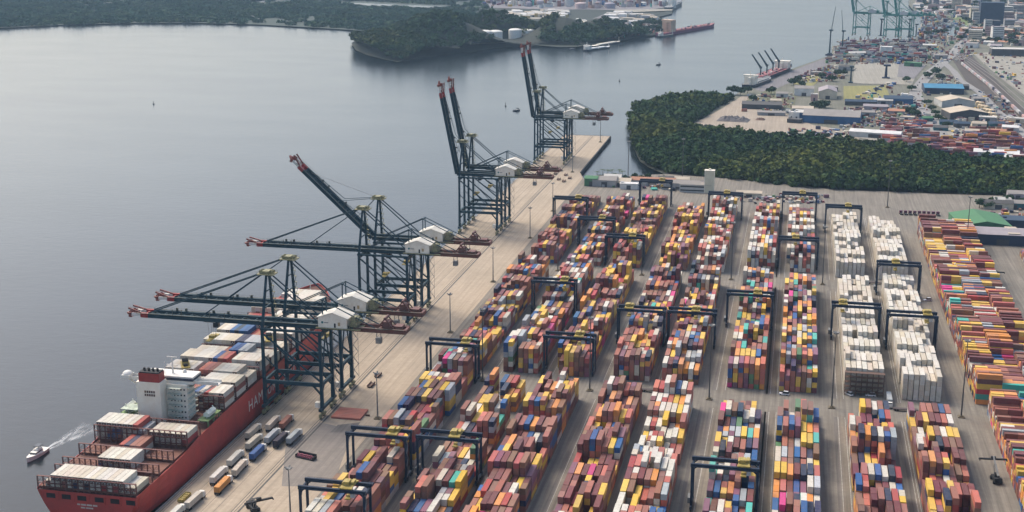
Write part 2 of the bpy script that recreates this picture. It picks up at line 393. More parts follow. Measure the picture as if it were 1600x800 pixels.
def smooth_noise(x, y, s):
    return .5+.25*np.sin(x/s+1.3*np.sin(y/s*.7))+.25*np.cos(y/s*1.1+1.7*np.sin(x/s*.6))

def forest(name, poly, step, zf, rr, hh, per, base, warm, label, cat, size=.24, extra=None):
    x, y = scatter(poly, step, extra=extra); n = len(x)
    big = .7+.6*smooth_noise(x, y, 28)+rng.normal(size=n)*.16
    r = rr*np.clip(big, .55, 1.7); h = hh*np.clip(big+rng.normal(size=n)*.15, .5, 1.8)
    w = np.clip(smooth_noise(x+300, y, 45)*1.2-.35+rng.normal(size=n)*.25, 0, 1)[:, None]
    cols = np.array(base)[None]*(1-w)+np.array(warm)[None]*w
    cols *= (.7+.6*rng.random(n))[:, None]
    me = leaf_mesh(name, x, y, zf(x, y), r, h, per, cols, size)
    o = put(name, me); tag(o, label, cat, kind='stuff'); return o
z0 = lambda x, y: np.full(x.shape, -.8)
wood = Gs([(984,180),(992,168),(1030,160),(1098,152),(1147,154),(1115,172),(1068,199),(1130,208),(1200,214),(1300,223),(1400,233),(1450,245),(1620,261),(1800,274)]) + [(420,1262),(200,1238),(150,1234),(60,1232),(10,1234),(-40,1250),(-70,1262),(-112,1276),(-138,1312),(-150,1342),(-164,1410),(-183,1520)]
forest('mangrove_wood', wood, 6.6, z0, 5.0, 8.5, 110, (.030,.060,.022), (.085,.098,.022), 'dark green mangrove wood between the container yard and the far port', 'mangrove wood')
forest('shore_woods', isle, 9.5,
       lambda x, y: np.maximum(np.maximum(hz1(x, y), hz2(x, y)), -.6), 6.6, 9, 64, (.028,.058,.026), (.066,.080,.026),
       'dark wooded hills of the peninsula across the water', 'hill woods',
       extra=lambda x, y: (y < 2960) & (((hz1(x, y) > 3) | (hz2(x, y) > 2.5) | (smooth_noise(x, y, 30) > .6) | (x < -600)) & ~inpoly(x, y, Gs([(726,77),(842,72),(846,60),(800,61.5),(726,63.5)])) & ~inpoly(x, y, Gs([(786,36),(892,28),(888,14),(786,16)])) & ~inpoly(x, y, Gs([(868,66),(950,56),(1055,50),(1055,20),(944,20),(900,40),(868,50)]))))
mx, my = None, None
forest('marsh_trees', Gs([(-60,45.3),(0,42.3),(100,37.5),(200,35),(300,34.5),(400,37),(500,42),(560,46),(600,46)])+Gs([(640,46),(720,30),(760,14),(760,-12),(-100,-20)]), 17,
       z0, 11, 5, 40, (.038,.075,.045), (.06,.09,.045), 'low green marsh trees along the far left shore', 'marsh trees',
       extra=lambda x, y: ~inpoly(x, y, Gs([(510,4),(560,10),(690,15),(705,8),(640,5),(560,1)])) & ~inpoly(x, y, Gs([(750,2),(790,13),(798,9),(765,0)])) & (smooth_noise(x, y*.5, 90)+rng.normal(size=x.shape)*.18 > .22))

# single trees
def tree(px, py, h, r, label, palm=False, group=None, z=0.2, dark=1.):
    x, y = G(px, py, z); t = thing('palm_tree' if palm else 'tree', label, 'palm tree' if palm else 'tree', (x, y, z), rng.random()*6, group)
    mb = MB(); mb.cyl((0,0,0), (.2,0,h*.7), .35, .18, 6)
    if not palm:
        for k in range(4):
            a = k*1.6; mb.cyl((.1,0,h*.42), (math.cos(a)*r*.55, math.sin(a)*r*.55, h*.72), .16, .07, 5)
    mb.build('trunk', mk('bark', (.09,.07,.05), .9), t)
    if palm:
        mb = MB()
        for k in range(11):
            a = k*2*PI/11+rng.random()*.3; dr = .55+rng.random()*.5; pr = None
            for j in range(4):
                q = j/3; rad = r*q; zz = h*.7+r*(.55*q-dr*q*q)
                wd = .55*(1-.7*q)
                c = Vector((.2+math.cos(a)*rad, math.sin(a)*rad, zz)); s = Vector((-math.sin(a), math.cos(a), 0))*wd
                if pr: mb.poly([pr[0], pr[1], c+s, c-s], [(0,1,2,3)])
                pr = (c-s, c+s)
        mb.build('crown', mk('palm_green', (.045,.075,.03), .8), t)
    else:
        k = 7; a = rng.random(k)*6.28; q = rng.random(k)**.5*r*.55
        me = leaf_mesh('crown', np.cos(a)*q, np.sin(a)*q, np.full(k, h*.12)+rng.random(k)*h*.3, np.full(k, r*.6), np.full(k, h*.5), 60, np.tile(np.array([.04,.07,.035])*dark, (k, 1))*(.7+.6*rng.random((k, 1))), .22)
        put('crown', me, t)
    return t
# ------------------------------------------------------------------ containers
CC = dict(rust=(.30,.115,.085), maroon=(.145,.042,.042), salmon=(.44,.125,.09), red=(.34,.05,.048), yellow=(.64,.41,.07), orange=(.62,.25,.07),
          blue=(.022,.095,.25), navy=(.016,.026,.065), teal=(.055,.36,.29), pink=(.58,.05,.21), white=(.58,.545,.47), cream=(.52,.46,.365), grey=(.33,.35,.36),
          green=(.085,.19,.09), brown=(.22,.11,.075), plum=(.20,.085,.12))
CNAME = list(CC)
def pal(**k): return list(k), np.array(list(k.values()), float)/sum(k.values())
P_MIX = pal(rust=14, maroon=18, salmon=6, red=4, yellow=12, orange=7, blue=6, navy=6, teal=1.5, pink=1, white=9, cream=5, grey=6, green=1, brown=10, plum=5)
P_Q = pal(rust=14, maroon=24, salmon=5, red=4, yellow=13, orange=4, blue=7, navy=7, teal=1, pink=1, white=7, cream=4, grey=7, brown=14, plum=6, green=1)
P_YEL = pal(yellow=26, rust=12, maroon=20, brown=12, salmon=6, plum=6, blue=3, navy=4, white=4, orange=4, red=4, pink=2)
P_RED = pal(maroon=28, rust=20, brown=14, yellow=12, salmon=6, red=3, blue=4, navy=5, white=5, orange=4, pink=1.5, plum=5)
P_WR = pal(white=34, cream=10, rust=16, salmon=12, red=6, maroon=12, yellow=9, grey=7, blue=4, navy=3, brown=6, orange=4)
P_ORG = pal(orange=13, rust=12, maroon=11, salmon=8, yellow=13, navy=9, blue=7, white=8, grey=6, brown=8, plum=8, teal=3, pink=1.2, cream=4, green=2)
P_REEF = pal(white=56, cream=44)
P_R10 = pal(maroon=28, rust=17, yellow=24, orange=14, red=7, pink=1, white=10, grey=6, blue=6, navy=5, salmon=8, brown=8, teal=2, cream=3)
P_SHIP = pal(white=66, cream=8, red=8, rust=8, blue=7, grey=4, navy=2)
W2, L40, L20 = 2.44, 12.19, 6.06
REC = []       # containers: x,y,z,along('y'/'x'),len,h,colour,score,meta
def pick(P): return P[0][int(rng.choice(len(P[0]), p=P[1]))]
def pxscale(x, y, z):
    d = x*_X+y*_Y+(z-HC)*_U
    return F/d[2]

def fill(meta, xl, nrow, pitch, ys, palette, hfun, run=.35, p20=.25, zb=.18, tcap=6, pal_of=None):
    """stacks of one block: rows across x, bays along y"""
    top = np.zeros((len(ys), nrow)); stacks = {}
    for b, y in enumerate(ys):
        last = None
        for r in range(nrow):
            n = int(np.clip(hfun(b, r), 0, tcap)); x = xl+W2/2+r*pitch; z = zb; L = []
            two = rng.random() < p20
            pl = pal_of(b, r) if pal_of else palette
            for k in range(n):
                h = 2.9 if rng.random() < .55 else 2.59
                for half in ((-1, 1) if two else (0,)):
                    c = last if (last and rng.random() < run and not pal_of) else pick(pl); last = c
                    L.append([x+rng.normal()*.03, y+half*3.1, z, 'y', L20 if two else L40, h, c, k, k == n-1, r, b, half])
                z += h+.02
            top[b, r] = z if n else 0; stacks[b, r] = L
    for (b, r), L in stacks.items():
        for c in L:
            x, y, z, o, ln, h, col, k, istop, r_, b_, half = c
            s = pxscale(x, y, z+h/2); el = math.atan2(HC-z, math.hypot(x, y)); ta = math.tan(el)
            zo = -9; 
            yf = y-ln/2
            for j in range(1, 4):
                if b-j >= 0: zo = max(zo, top[b-j, r]-(yf-(ys[b-j]+6.1))*ta)
            if half == 1: zo = max(zo, z+h)
            front = max(0, min(h, z+h-zo))*W2*math.cos(el)
            t = 0
            if istop:
                hid = max(0, (zo-(z+h)))/ta
                t = max(0, ln-hid)*W2*math.sin(el)
            side = 0; rr = r+1 if x < 0 else r-1
            nb = top[b, rr] if 0 <= rr < nrow else 0
            if nb < z+h: side = (z+h-max(z, nb))*ln*abs(x)/math.hypot(x, y)*math.cos(el)*.8
            px, py, _ = PR(x, y-ln*.25, z+h)
            sc = (front+t+side)*s*s if (-4 < px < 1604 and py < 812) else 0
            REC.append((x, y, z, o, ln, h, col, sc, (meta, r, b, k, istop, half, len(ys))))
    return top

def rw(nb, lo, hi, start=None):
    v = start or (lo+hi)/2; out = []
    for _ in range(nb):
        v = np.clip(v+rng.normal()*.9, lo, hi); out.append(v)
    return out
def hf(prof, spread=.8, gap=.06):
    st = {}
    def f(b, r):
        if rng.random() < gap: return 0
        if (b, r-1) in st and rng.random() < .62: st[b, r] = st[b, r-1]
        else: st[b, r] = round(prof[b]+rng.normal()*spread)
        return st[b, r]
    return f

BAY = 12.62
BL = {1:-180.6, 2:-149.5, 3:-121.5, 4:-88.7, 5:-62.7, 6:-28.1, 7:-1.1, 8:32.6, 9:61.2}      # left edge of each block
LEG = {1:-187.0, 2:-155.6, 3:-127.4, 4:-95.0, 5:-66.0, 6:-34.6, 7:-6.7, 8:27.2, 9:57.9}     # left gantry leg
SPAN = 26.9
PALB = {1:P_Q, 2:P_MIX, 3:P_YEL, 4:P_RED, 5:P_WR, 6:P_ORG, 7:P_ORG, 8:P_MIX, 9:P_RED}
for i in range(1, 10):
    # near zone: bays counted from its far end (visible) toward the camera
    far_end = 648
    n1 = 15; ys = [far_end-6.1-BAY*(n1-1-k) for k in range(n1)]
    pf = rw(n1, 3.0, 4.9)
    if i in (6, 7): pf = [min(p, 4.2) for p in pf]; pf[-1] = 2.1; pf[-2] = 2.9
    if i in (4, 5): pf[-1] = 4.8; pf[-2] = 3.6
    if i == 1: ys = ys+[far_end+6.5+BAY*k for k in range(2)]; pf = pf+rw(2, 3.5, 4.5)
    p1 = {4: P_RED, 5: P_WR, 3: P_RED, 2: P_MIX, 1: P_Q}.get(i, PALB[i])
    fill(('near', i), BL[i], 7, 2.80, ys, p1, hf(pf, .75 if i > 3 else .9, .05), run=.38 if i in (4, 5) else .28)
    # middle zone
    y0, n2 = 682, 16
    if i == 8: y0, n2 = 687.5, 15
    ys = [y0+6.1+BAY*k for k in range(n2)]
    pf = rw(n2, 3.2, 4.9, 4.5); pf[0] = pf[1] = 4.6
    if i in (8, 9): fill(('middle', i), BL[i], 7, 2.80, ys, P_REEF, hf([min(p+.3, 4.8) for p in pf], .45, .03), p20=.06)
    else: fill(('middle', i), BL[i], 7, 2.80, ys, {2: P_MIX, 3: P_YEL, 1: P_Q, 4: P_MIX, 5: P_MIX}.get(i, P_ORG), hf(pf, .8, .05), p20=.4)
    # far zone
    y0 = 917 if i < 6 else (929 if i < 8 else 921); n3 = {1: 17, 2: 16, 3: 16, 4: 14, 5: 16, 6: 15, 7: 15, 8: 14, 9: 13}[i]
    ys = [y0+6.1+BAY*k for k in range(n3)]
    pf = rw(n3, 3, 4.8, 4.4); pf[-1] = 2.5
    if i in (8, 9): fill(('far', i), BL[i], 7, 2.80, ys, P_REEF, hf(pf, .5, .05), p20=.06)
    else: fill(('far', i), BL[i], 7, 2.80, ys, {1: P_RED, 2: P_MIX, 3: P_YEL, 4: P_YEL, 5: P_WR}.get(i, P_WR), hf(pf, .8, .07), p20=.4)

def fill_side(meta, xl, ncol, y0, y1, palette, lo, hi, zb=.1):
    """rows of boxes lying across the yard (long side along x)"""
    n = int((y1-y0)/2.62); profs = []; v = hi
    for _ in range(ncol):
        prof = []
        while len(prof) < n:
            v = float(np.clip(v+rng.normal()*1.0, lo, hi)); k = int(rng.integers(3, 9)); prof += [v]*k
        profs.append(prof)
    top = np.zeros((n, ncol)); st = {}; keep = {}
    for b in range(n):
        y = y0+1.22+b*2.62
        for c in range(ncol):
            m = int(np.clip(round(profs[c][b]+rng.normal()*.3), 1, 6)); x = xl+6.1+c*12.5; z = zb; two = rng.random() < .6; last = None; L = []
            for k in range(m):
                h = 2.9 if rng.random() < .5 else 2.59
                for half in ((-1, 1) if two else (0,)):
                    kk = (c, k, half); col = keep[kk] if kk in keep and rng.random() < .5 else pick(palette); keep[kk] = last = col
                    L.append((x+half*3.1+rng.normal()*.08, y, z, L20 if two else L40, h, col, k, k == m-1, half))
                z += h+.02
            top[b, c] = z; st[b, c] = L
    for (b, c), L in st.items():
        for x, y, z, ln, h, col, k, istop, half in L:
            s = pxscale(x, y, z+h/2); el = math.atan2(HC-z, math.hypot(x, y)); ta = math.tan(el); zo = -9
            for j in range(1, 6):
                if b-j >= 0: zo = max(zo, top[b-j, c]-(j*2.62-2.44)*ta)
            a = max(0, min(h, z+h-zo))*ln*math.cos(el)
            if istop: a += ln*max(0, W2-max(0, zo-z-h)/ta)*math.sin(el)
            if c == 0 and half <= 0: a += h*W2*.2
            px, py, _ = PR(x, y, z+h)
            REC.append((x, y, z, 'x', ln, h, col, a*s*s if (0 < px < 1600 and py < 800) else 0, (meta, c, b, k, istop, half, n)))
fill_side(('cross', 10), 97.7, 3, 683, 1068, P_R10, 4, 5.6)
fill_side(('cross', 11), 101.8, 4, 470, 671, P_R10, 3.4, 5.2)
# tank yard pile and far boxes at the right edge
fill_side(('cross', 12), 166, 2, 946, 1012, P_R10, 1, 2.2)

# ------------------------------------------------------------------ deck cargo of the ship
SHX = -280.5; SB = 23.0
SHIPB = [  # y centre, deck z, (first column, last column, tiers, palette)...   columns counted from starboard
 (476.0, 10.6, [(0,1,1,'w'),(2,14,2,'w'),(15,15,1,'w')]),
 (497.0, 10.8, [(5,10,2,'w')]),
 (511.0, 11.2, [(6,7,2,'r'),(8,8,2,'b'),(9,9,2,'r')]),
 (524.5, 12.6, [(0,6,2,'w'),(8,8,2,'g'),(9,9,3,'r'),(10,16,3,'w')]),
 (566.0, 14.4, [(0,2,3,'w'),(3,3,3,'r'),(4,4,3,'w'),(5,5,3,'b'),(6,7,3,'r'),(8,8,3,'b'),(9,16,2,'w')]),
 (580.0, 14.9, [(0,6,3,'w'),(7,13,2,'w'),(14,16,1,'w')]),
 (594.0, 15.2, [(0,1,2,'w'),(2,6,3,'w'),(7,9,3,'r'),(10,10,2,'w'),(11,16,3,'w')]),
 (611.0, 15.5, [(0,5,3,'w'),(6,6,2,'r'),(7,8,3,'r'),(9,9,3,'b'),(10,16,3,'w')]),
 (625.0, 15.6, [(0,4,2,'w'),(5,6,3,'g'),(7,8,3,'b'),(9,10,2,'r'),(11,16,2,'w')]),
 (639.0, 15.7, [(0,3,2,'w'),(4,7,3,'g'),(8,9,3,'n'),(10,16,3,'w')]),
 (656.0, 15.8, [(0,5,3,'w'),(6,9,2,'r'),(10,13,3,'b'),(14,16,3,'w')]),
 (670.0, 15.9, [(0,8,3,'w'),(9,16,3,'w')]),
 (684.0, 16.0, [(1,8,3,'w'),(9,15,2,'r')]),
 (698.0, 16.4, [(1,8,3,'w'),(9,15,3,'w')]),
 (711.5, 17.6, [(2,9,3,'w'),(10,14,2,'r')]),
 (725.0, 19.6, [(4,12,2,'w')]),
]
_sp = {'w': P_REEF, 'r': pal(red=3, rust=4, salmon=2), 'b': pal(blue=4, navy=1), 'g': pal(grey=3, white=1), 'n': pal(navy=2, grey=1)}
for bi, (yc, dz, cols) in enumerate(SHIPB):
    for c0, c1, nt_, pk in cols:
        for c in range(c0, c1+1):
            x = SHX+(8-c)*2.56+1.0*0; z = dz+.7
            for k in range(nt_):
                col = pick(_sp[pk]) 
                if k < nt_-1: col = pick(P_SHIP)
                istop = k == nt_-1; s = pxscale(x, yc, z)
                el = .4; a = (L40*W2*math.sin(el) if istop else 0)+(2.7*L40*.33 if c == c0 else 0)+(2.7*W2*.8 if bi in (0, 1, 3) else (1.2*W2 if istop else 0))
                px, py, _ = PR(x, yc, z+2.6)
                REC.append((x, yc, z, 'y', L40, 2.6, col, a*s*s if px > 0 else 0, (('ship', 0), c, bi, k, istop, 0, nt_)))
                z += 2.62

# which ones show largest: 300 as things, the rest as one mass
NPICK = 286
order = sorted(range(len(REC)), key=lambda i: -REC[i][7])
CHOSEN = set(order[:NPICK])

def box_mat(attr):
    m = bpy.data.materials.new('container_paint'); m.use_nodes = True; n = m.node_tree; b = n.nodes['Principled BSDF']
    b.inputs['Roughness'].default_value = .62; b.inputs['Specular IOR Level'].default_value = .3
    if attr:
        a = n.nodes.new('ShaderNodeAttribute'); a.attribute_name = 'paint'; src = a.outputs['Color']
    else:
        a = n.nodes.new('ShaderNodeObjectInfo'); src = a.outputs['Color']
    geo = n.nodes.new('ShaderNodeNewGeometry')
    def no(scale, sc=(1,1,1)):
        mp = n.nodes.new('ShaderNodeMapping'); mp.inputs['Scale'].default_value = sc; n.links.new(geo.outputs['Position'], mp.inputs[0])
        t = n.nodes.new('ShaderNodeTexNoise'); t.inputs['Scale'].default_value = scale; t.inputs['Detail'].default_value = 4; t.inputs['Roughness'].default_value = .7
        n.links.new(mp.outputs[0], t.inputs['Vector']); return t.outputs[0]
    def rng_(o, a0, a1, b0, b1):
        r = n.nodes.new('ShaderNodeMapRange'); r.inputs[1].default_value = a0; r.inputs[2].default_value = a1; r.inputs[3].default_value = b0; r.inputs[4].default_value = b1
        n.links.new(o, r.inputs[0]); return r.outputs[0]
    x = n.nodes.new('ShaderNodeMix'); x.data_type = 'RGBA'; n.links.new(rng_(no(.45), .4, .75, 0, .34), x.inputs[0]); n.links.new(src, x.inputs[6]); x.inputs[7].default_value = (.20, .14, .10, 1)
    y = n.nodes.new('ShaderNodeMix'); y.data_type = 'RGBA'; n.links.new(rng_(no(1.6, (1,.5,1)), .6, .72, 0, .55), y.inputs[0]); n.links.new(x.outputs[2], y.inputs[6]); y.inputs[7].default_value = (.075, .045, .03, 1)
    n.links.new(y.outputs[2], b.inputs['Base Color']); return m
CMAT_A, CMAT_O = box_mat(True), box_mat(False)

def cont_mesh(ln, h, reefer=False):
    mb = MB(); w, l, p = W2/2, ln/2, .16
    mb.box(-w+.04, w-.04, -l+.05, l-.05, .12, h-.05)
    for sx in (-1, 1):
        for sy in (-1, 1): mb.box(*sorted((sx*w, sx*(w-p))), *sorted((sy*l, sy*(l-p))), 0, h)
        mb.box(*sorted((sx*w-.001*sx, sx*(w-.1))), -l+p, l-p, h-.12, h-.004); mb.box(*sorted((sx*w-.001*sx, sx*(w-.1))), -l+p, l-p, .02, .18)
    for sy in (-1, 1):
        mb.box(-w+p, w-p, *sorted((sy*(l-.001), sy*(l-.1))), h-.14, h-.005); mb.box(-w+p, w-p, *sorted((sy*(l-.001), sy*(l-.1))), .02, .2)
    for x in (-.8, -.35, .35, .8): mb.box(x-.03, x+.03, -l+.0, -l+.05, .2, h-.14)          # door bars
    for k in range(int(ln/1.1)):                                                          # roof bows
        yy = -l+.7+k*1.1; mb.box(-w+.14, w-.14, yy, yy+.35, h-.05, h-.02)
    if reefer:                                                                            # cooling unit on the stern end
        mb.mat(1).box(-w+p, w-p, -l+.0, -l+.045, .25, h-.2); mb.mat(2)
        for k in range(3): mb.box(-w+.3+k*.62, -w+.75+k*.62, -l-.012, -l+.01, .5+(k % 2)*.7, 1.2+(k % 2)*.7)
    return mb.mesh('container', [CMAT_O, MBROWN, LGREY])
_cm = {}
def jcol(c):
    k = np.array(CC[c])*(1+rng.normal()*(.035 if c in ('white', 'cream') else .10)); g = k.mean(); k = g+(k-g)*(1+rng.normal()*.06)
    return np.clip(k+rng.normal(size=3)*.006, .008, .85)
_CT = {}
def single(x, y, z, o, ln, h, c, label, group, reefer=False):
    key = (ln, h, reefer)
    if key not in _cm: _cm[key] = cont_mesh(ln, h, reefer)
    ob = put('container', _cm[key], None, (x, y, z), PI/2 if o == 'x' else 0)
    ob.color = (*jcol(c), 1); tag(ob, label, 'container', group); return ob

BLN = {i: f'{ORD[i]} block from quay' for i in range(1, 10)}
def ordw(q):
    tens = ['', '', 'twenty', 'thirty', 'forty', 'fifty', 'sixty', 'seventy', 'eighty', 'ninety']
    h, q2 = divmod(q, 100); w = 'hundred' if h else ''
    if q2: w = (w+' ' if w else '')+((NUM+['nineteen'])[q2] if q2 < 20 else tens[q2//10]+('-'+NUM[q2 % 10] if q2 % 10 else ''))
    return w
def clabel(r):
    x, y, z, o, ln, h, c, sc, (meta, row, b, k, istop, half, nb) = r
    zone, i = meta
    if zone == 'ship':
        t = f'{c} container topping' if istop else f'{c} container in tier {NUM[k+1]} of'
        return f'{t} bay {NUM[b+1]} from stern, {ORD[row+1]} from starboard, red ship', 'containers stowed on the red ship'
    n = 'half container' if half else 'container'; pre = {0: '', -1: 'near ', 1: 'far '}[half]
    t = 'topping' if istop else f'tier {NUM[k+1]},'
    if zone in ('near', 'middle', 'far'):
        if zone == 'near':
            bb = 15-b
            w = f'bay {NUM[bb]} from far end' if bb > 0 else f'bay {NUM[1-bb]} past block end'
            return f'{pre}{c} {n} {t} row {NUM[row+1]}, {w}, {BLN[i]}', 'containers stacked in the yard'
        w = f'bay {NUM[min(b+1, 18)]} of {zone} yard'
        return f'{pre}{c} {n} {t} row {NUM[row+1]}, {w}, {BLN[i]}', 'containers stacked in the yard'
    pre = {0: '', -1: 'left ', 1: 'right '}[half]
    zz = {10: 'far crosswise stack', 11: 'near crosswise stack', 12: 'small pile at right edge'}[i]
    q = nb-b if i == 11 else b+1
    e = 'far' if i == 11 else 'near'
    num = ordw(q)
    return f'{pre}{c} {n} {t} column {NUM[row+1]}, row {num} from {e} end, {zz}', 'containers stacked in the yard'
for i in order[:NPICK]:
    r = REC[i]; lb, gp = clabel(r)
    if len(lb.split()) > 16: lb = lb.replace(' from quay', '')
    single(*r[:7], lb, gp, r[8][0][0] == 'ship' and r[6] in ('white', 'cream'))

# far boxes in the port beyond the wood, part of the mass
def far_rows(quad, n, along, tiers, palette):
    A, B, C_, D = [np.array(p) for p in quad]
    for _ in range(n):
        u, v = rng.random(2); p = A*(1-u)*(1-v)+B*u*(1-v)+C_*u*v+D*(1-u)*v
        z = 1.0
        for k in range(int(rng.integers(1, tiers+1))):
            REC.append((p[0], p[1], z, along, L40 if rng.random() < .7 else L20, 2.7, pick(palette), 0, None)); z += 2.72
P_FARR = pal(maroon=34, red=9, rust=16, orange=7, salmon=4, navy=8, blue=6, white=7, plum=14, yellow=4, grey=5)
P_PINK = pal(plum=14, grey=16, maroon=5, cream=10, navy=12, salmon=2, teal=4, white=7, brown=5)
far_rows(Gs([(1362,212),(1440,206),(1480,224),(1400,231)]), 70, 'x', 2, P_FARR)
far_rows(Gs([(1440,240),(1480,222),(1600,250),(1640,264)]), 130, 'x', 3, P_FARR)
far_rows(Gs([(1500,232),(1520,205),(1620,226),(1640,252)]), 110, 'x', 3, P_FARR)
far_rows(Gs([(1370,198),(1440,190),(1455,204),(1390,212)]), 40, 'x', 1, P_FARR)
far_rows(Gs([(1292,98),(1318,72),(1400,70),(1400,98)]), 260, 'x', 4, P_PINK)
far_rows(Gs([(1380,98),(1380,72),(1440,72),(1446,95)]), 160, 'x', 4, P_PINK)

rest = [r for i, r in enumerate(REC) if i not in CHOSEN]
n = len(rest)
ctr = np.array([[r[0], r[1], r[2]+r[5]/2] for r in rest]); hl = np.array([r[4]/2 for r in rest]); hh = np.array([r[5]/2-.01 for r in rest])
al = np.array([r[3] == 'y' for r in rest])
hx = np.where(al, W2/2, hl); hy = np.where(al, hl, W2/2)
sg = np.array([(-1,-1,-1),(1,-1,-1),(1,1,-1),(-1,1,-1),(-1,-1,1),(1,-1,1),(1,1,1),(-1,1,1)], float)
V = ctr[:, None, :]+sg[None]*np.stack([hx, hy, hh], 1)[:, None, :]
fi = np.array([(4,5,6,7),(0,1,5,4),(1,2,6,5),(2,3,7,6),(3,0,4,7)])
LI = (np.arange(n)[:, None, None]*8+fi[None]).reshape(-1).astype(np.int32)
me = bpy.data.meshes.new('stacked_containers')
me.vertices.add(n*8); me.vertices.foreach_set('co', V.astype(np.float32).ravel())
me.loops.add(len(LI)); me.loops.foreach_set('vertex_index', LI)
NP = n*5; me.polygons.add(NP); me.polygons.foreach_set('loop_start', np.arange(0, NP*4, 4, dtype=np.int32)); me.polygons.foreach_set('loop_total', np.full(NP, 4, np.int32))
me.update(calc_edges=True)
me.shade_flat(); pa = me.color_attributes.new('paint', 'FLOAT_COLOR', 'CORNER')
cc = np.array([[*jcol(r[6]), 1] for r in rest]); pa.data.foreach_set('color', np.repeat(cc, 20, 0).astype(np.float32).ravel())
me.materials.append(CMAT_A)
tag(put('stacked_containers', me), 'the many farther shipping containers stacked through yard, deck and far port', 'containers', kind='stuff')
print('containers', len(REC))
# ------------------------------------------------------------------ ship-to-shore cranes
def sts(loc, ang, label, paint, rz=0, red=True, cabx=-30, group='ship-to-shore cranes on the quay', detail=True):
    t = thing('quay_crane', label, 'crane', loc, rz, group)
    H = 44.0; LS = 30.0
    band = CRED if red else paint; nose = CWHT if red else paint; back = CBRN if red else paint
    for x in (0, LS):
        for y in (-8, 8):
            mb = MB(); mb.bar((x, y, 5.2), (x, y, 17), 1.5, 1.7, 1.35, 1.5).bar((x, y, 17), (x, y, H-.3), 1.35, 1.5, 1.2, 1.3)
            mb.build('leg', paint, t)
            # wheel bogies
            mb = MB(); mb.box(x-.7, x+.7, y-3.6, y+3.6, 1.5, 2.5); mb.box(x-.5, x+.5, y-.9, y+.9, 2.5, 4.2)
            for q in (-2.4, 2.4): mb.box(x-.6, x+.6, y+q-1.3, y+q+1.3, .8, 1.5)
            b = mb.build('bogie', OLIVE, t)
            for q in (-3, -1.8, 1.8, 3): MB().cyl((x-.3, y+q, .5), (x+.3, y+q, .5), .48, n=8).build('wheel', DARK, b)
        mb = MB(); mb.box(x-.75, x+.75, -11.5, 11.5, 4.0, 5.4); mb.build('sill_beam', paint, t)
        mb = MB(); MB().box(x-.6, x+.6, -7.3, 7.3, H-2.2, H-.4).build('top_cross_beam', paint, t); mb.box(x-.6, x+.6, -7.2, 7.2, 16.2, 17.8)
        for s in (-1, 1): mb.bar((x, s*7.2, 13.2), (x, s*4.6, 16.3), .8); 
        mb.build('cross_beam', paint, t)
        mb = MB(); mb.bar((x, -7.4, 18), (x, 0, H-2.4), .55); mb.bar((x, 7.4, 18), (x, 0, H-2.4), .55)
        if x == LS: mb.build('k_brace', paint, t)
    for y in (-8, 8):
        mb = MB(); mb.box(.7, LS-.7, y-.55, y+.55, 16, 17.9)
        mb.bar((.6, y, 12.2), (4.2, y, 16.2), .8); mb.bar((LS-.6, y, 12.2), (LS-4.2, y, 16.2), .8)
        mb.build('portal_beam', paint, t)
        mb = MB(); mb.bar((.8, y, H-2.5), (LS-.8, y, 19), .75); mb.bar((.8, y, 30), (13, y, 18), .45); mb.bar((LS*.52, y, H-3), (LS-.8, y, 33), .5)
        mb.build('diagonal_brace', paint, t)
        mb = MB(); mb.box(-1.0, LS+1, y*1.0-.5, y*1.0+.5, H-.4, H+.7); mb.build('upper_beam', paint, t)
    # girders with walkway
    mb = MB()
    for y in (-3.3, 3.3):
        mb.box(-3, 46, y-.65, y+.65, H+.7, H+3.0)
    for x in range(-2, 46, 8): mb.box(x, x+.7, -2.6, 2.6, H+1, H+2.2)
    mb.build('girder', paint, t)
    mb = MB()
    for y in (-4.7, 4.0): mb.box(-3, 72, y, y+.7, H+2.9, H+3.02)
    for y in (-4.7, 4.66):
        mb.box(-3, 72, y, y+.05, H+3.95, H+4.02); mb.box(-3, 72, y, y+.05, H+3.5, H+3.55)
        for x in range(-3, 72, 3): mb.box(x, x+.06, y, y+.05, H+3, H+4)
    mb.build('walkway', WALKM if red else paint, t)
    mb = MB()
    for y in (-3.3, 3.3): mb.box(46, 72.5, y-.65, y+.65, H+.7, H+2.9)
    mb.box(71.5, 72.8, -4, 4, H+.7, H+2.7); mb.box(58, 59, -2.6, 2.6, H+1, H+2.2); mb.box(64, 64.8, -2.6, 2.6, H+1, H+2.2)
    bk = mb.build('backreach', back, t)
    mb = MB(); mb.box(60.5, 64, -2.8, 2.8, H+3, H+6.2); mb.bar((58, -3, H+3), (62, -2.5, H+7.8), .5); mb.bar((66, -3, H+3), (62, -2.5, H+7.8), .5); mb.bar((58, 3, H+3), (62, 2.5, H+7.8), .5); mb.bar((66, 3, H+3), (62, 2.5, H+7.8), .5)
    mb.box(66.5, 70.5, -2.5, 2.5, H+3, H+4.2); mb.cyl((62, -3, H+7.8), (62, 3, H+7.8), .7)
    mb.build('sheave_frame', CBRN if red else paint, bk)
    # mast
    mb = MB()
    for s in (-1, 1): mb.bar((0, s*7.6, H+.5), (1, s*1.7, 70.5), 1.15, 1.3, .9, 1.0)
    mb.bar((.4, -5.2, 54), (.4, 5.2, 54), .6); mb.bar((.7, -3.4, 62), (.7, 3.4, 62), .5)
    ms = mb.build('mast', paint, t)
    mb = MB(); mb.box(-3.6, 5.2, -3.1, 3.1, 70.4, 70.8); mb.box(-1, 2.4, -2.3, 2.3, 70.8, 72.3)
    for y in (-1.6, -.5, .5, 1.6): mb.cyl((-2, y-.2, 71.7), (-2, y+.2, 71.7), .9, n=10); mb.cyl((3.6, y-.2, 71.7), (3.6, y+.2, 71.7), .8, n=10)
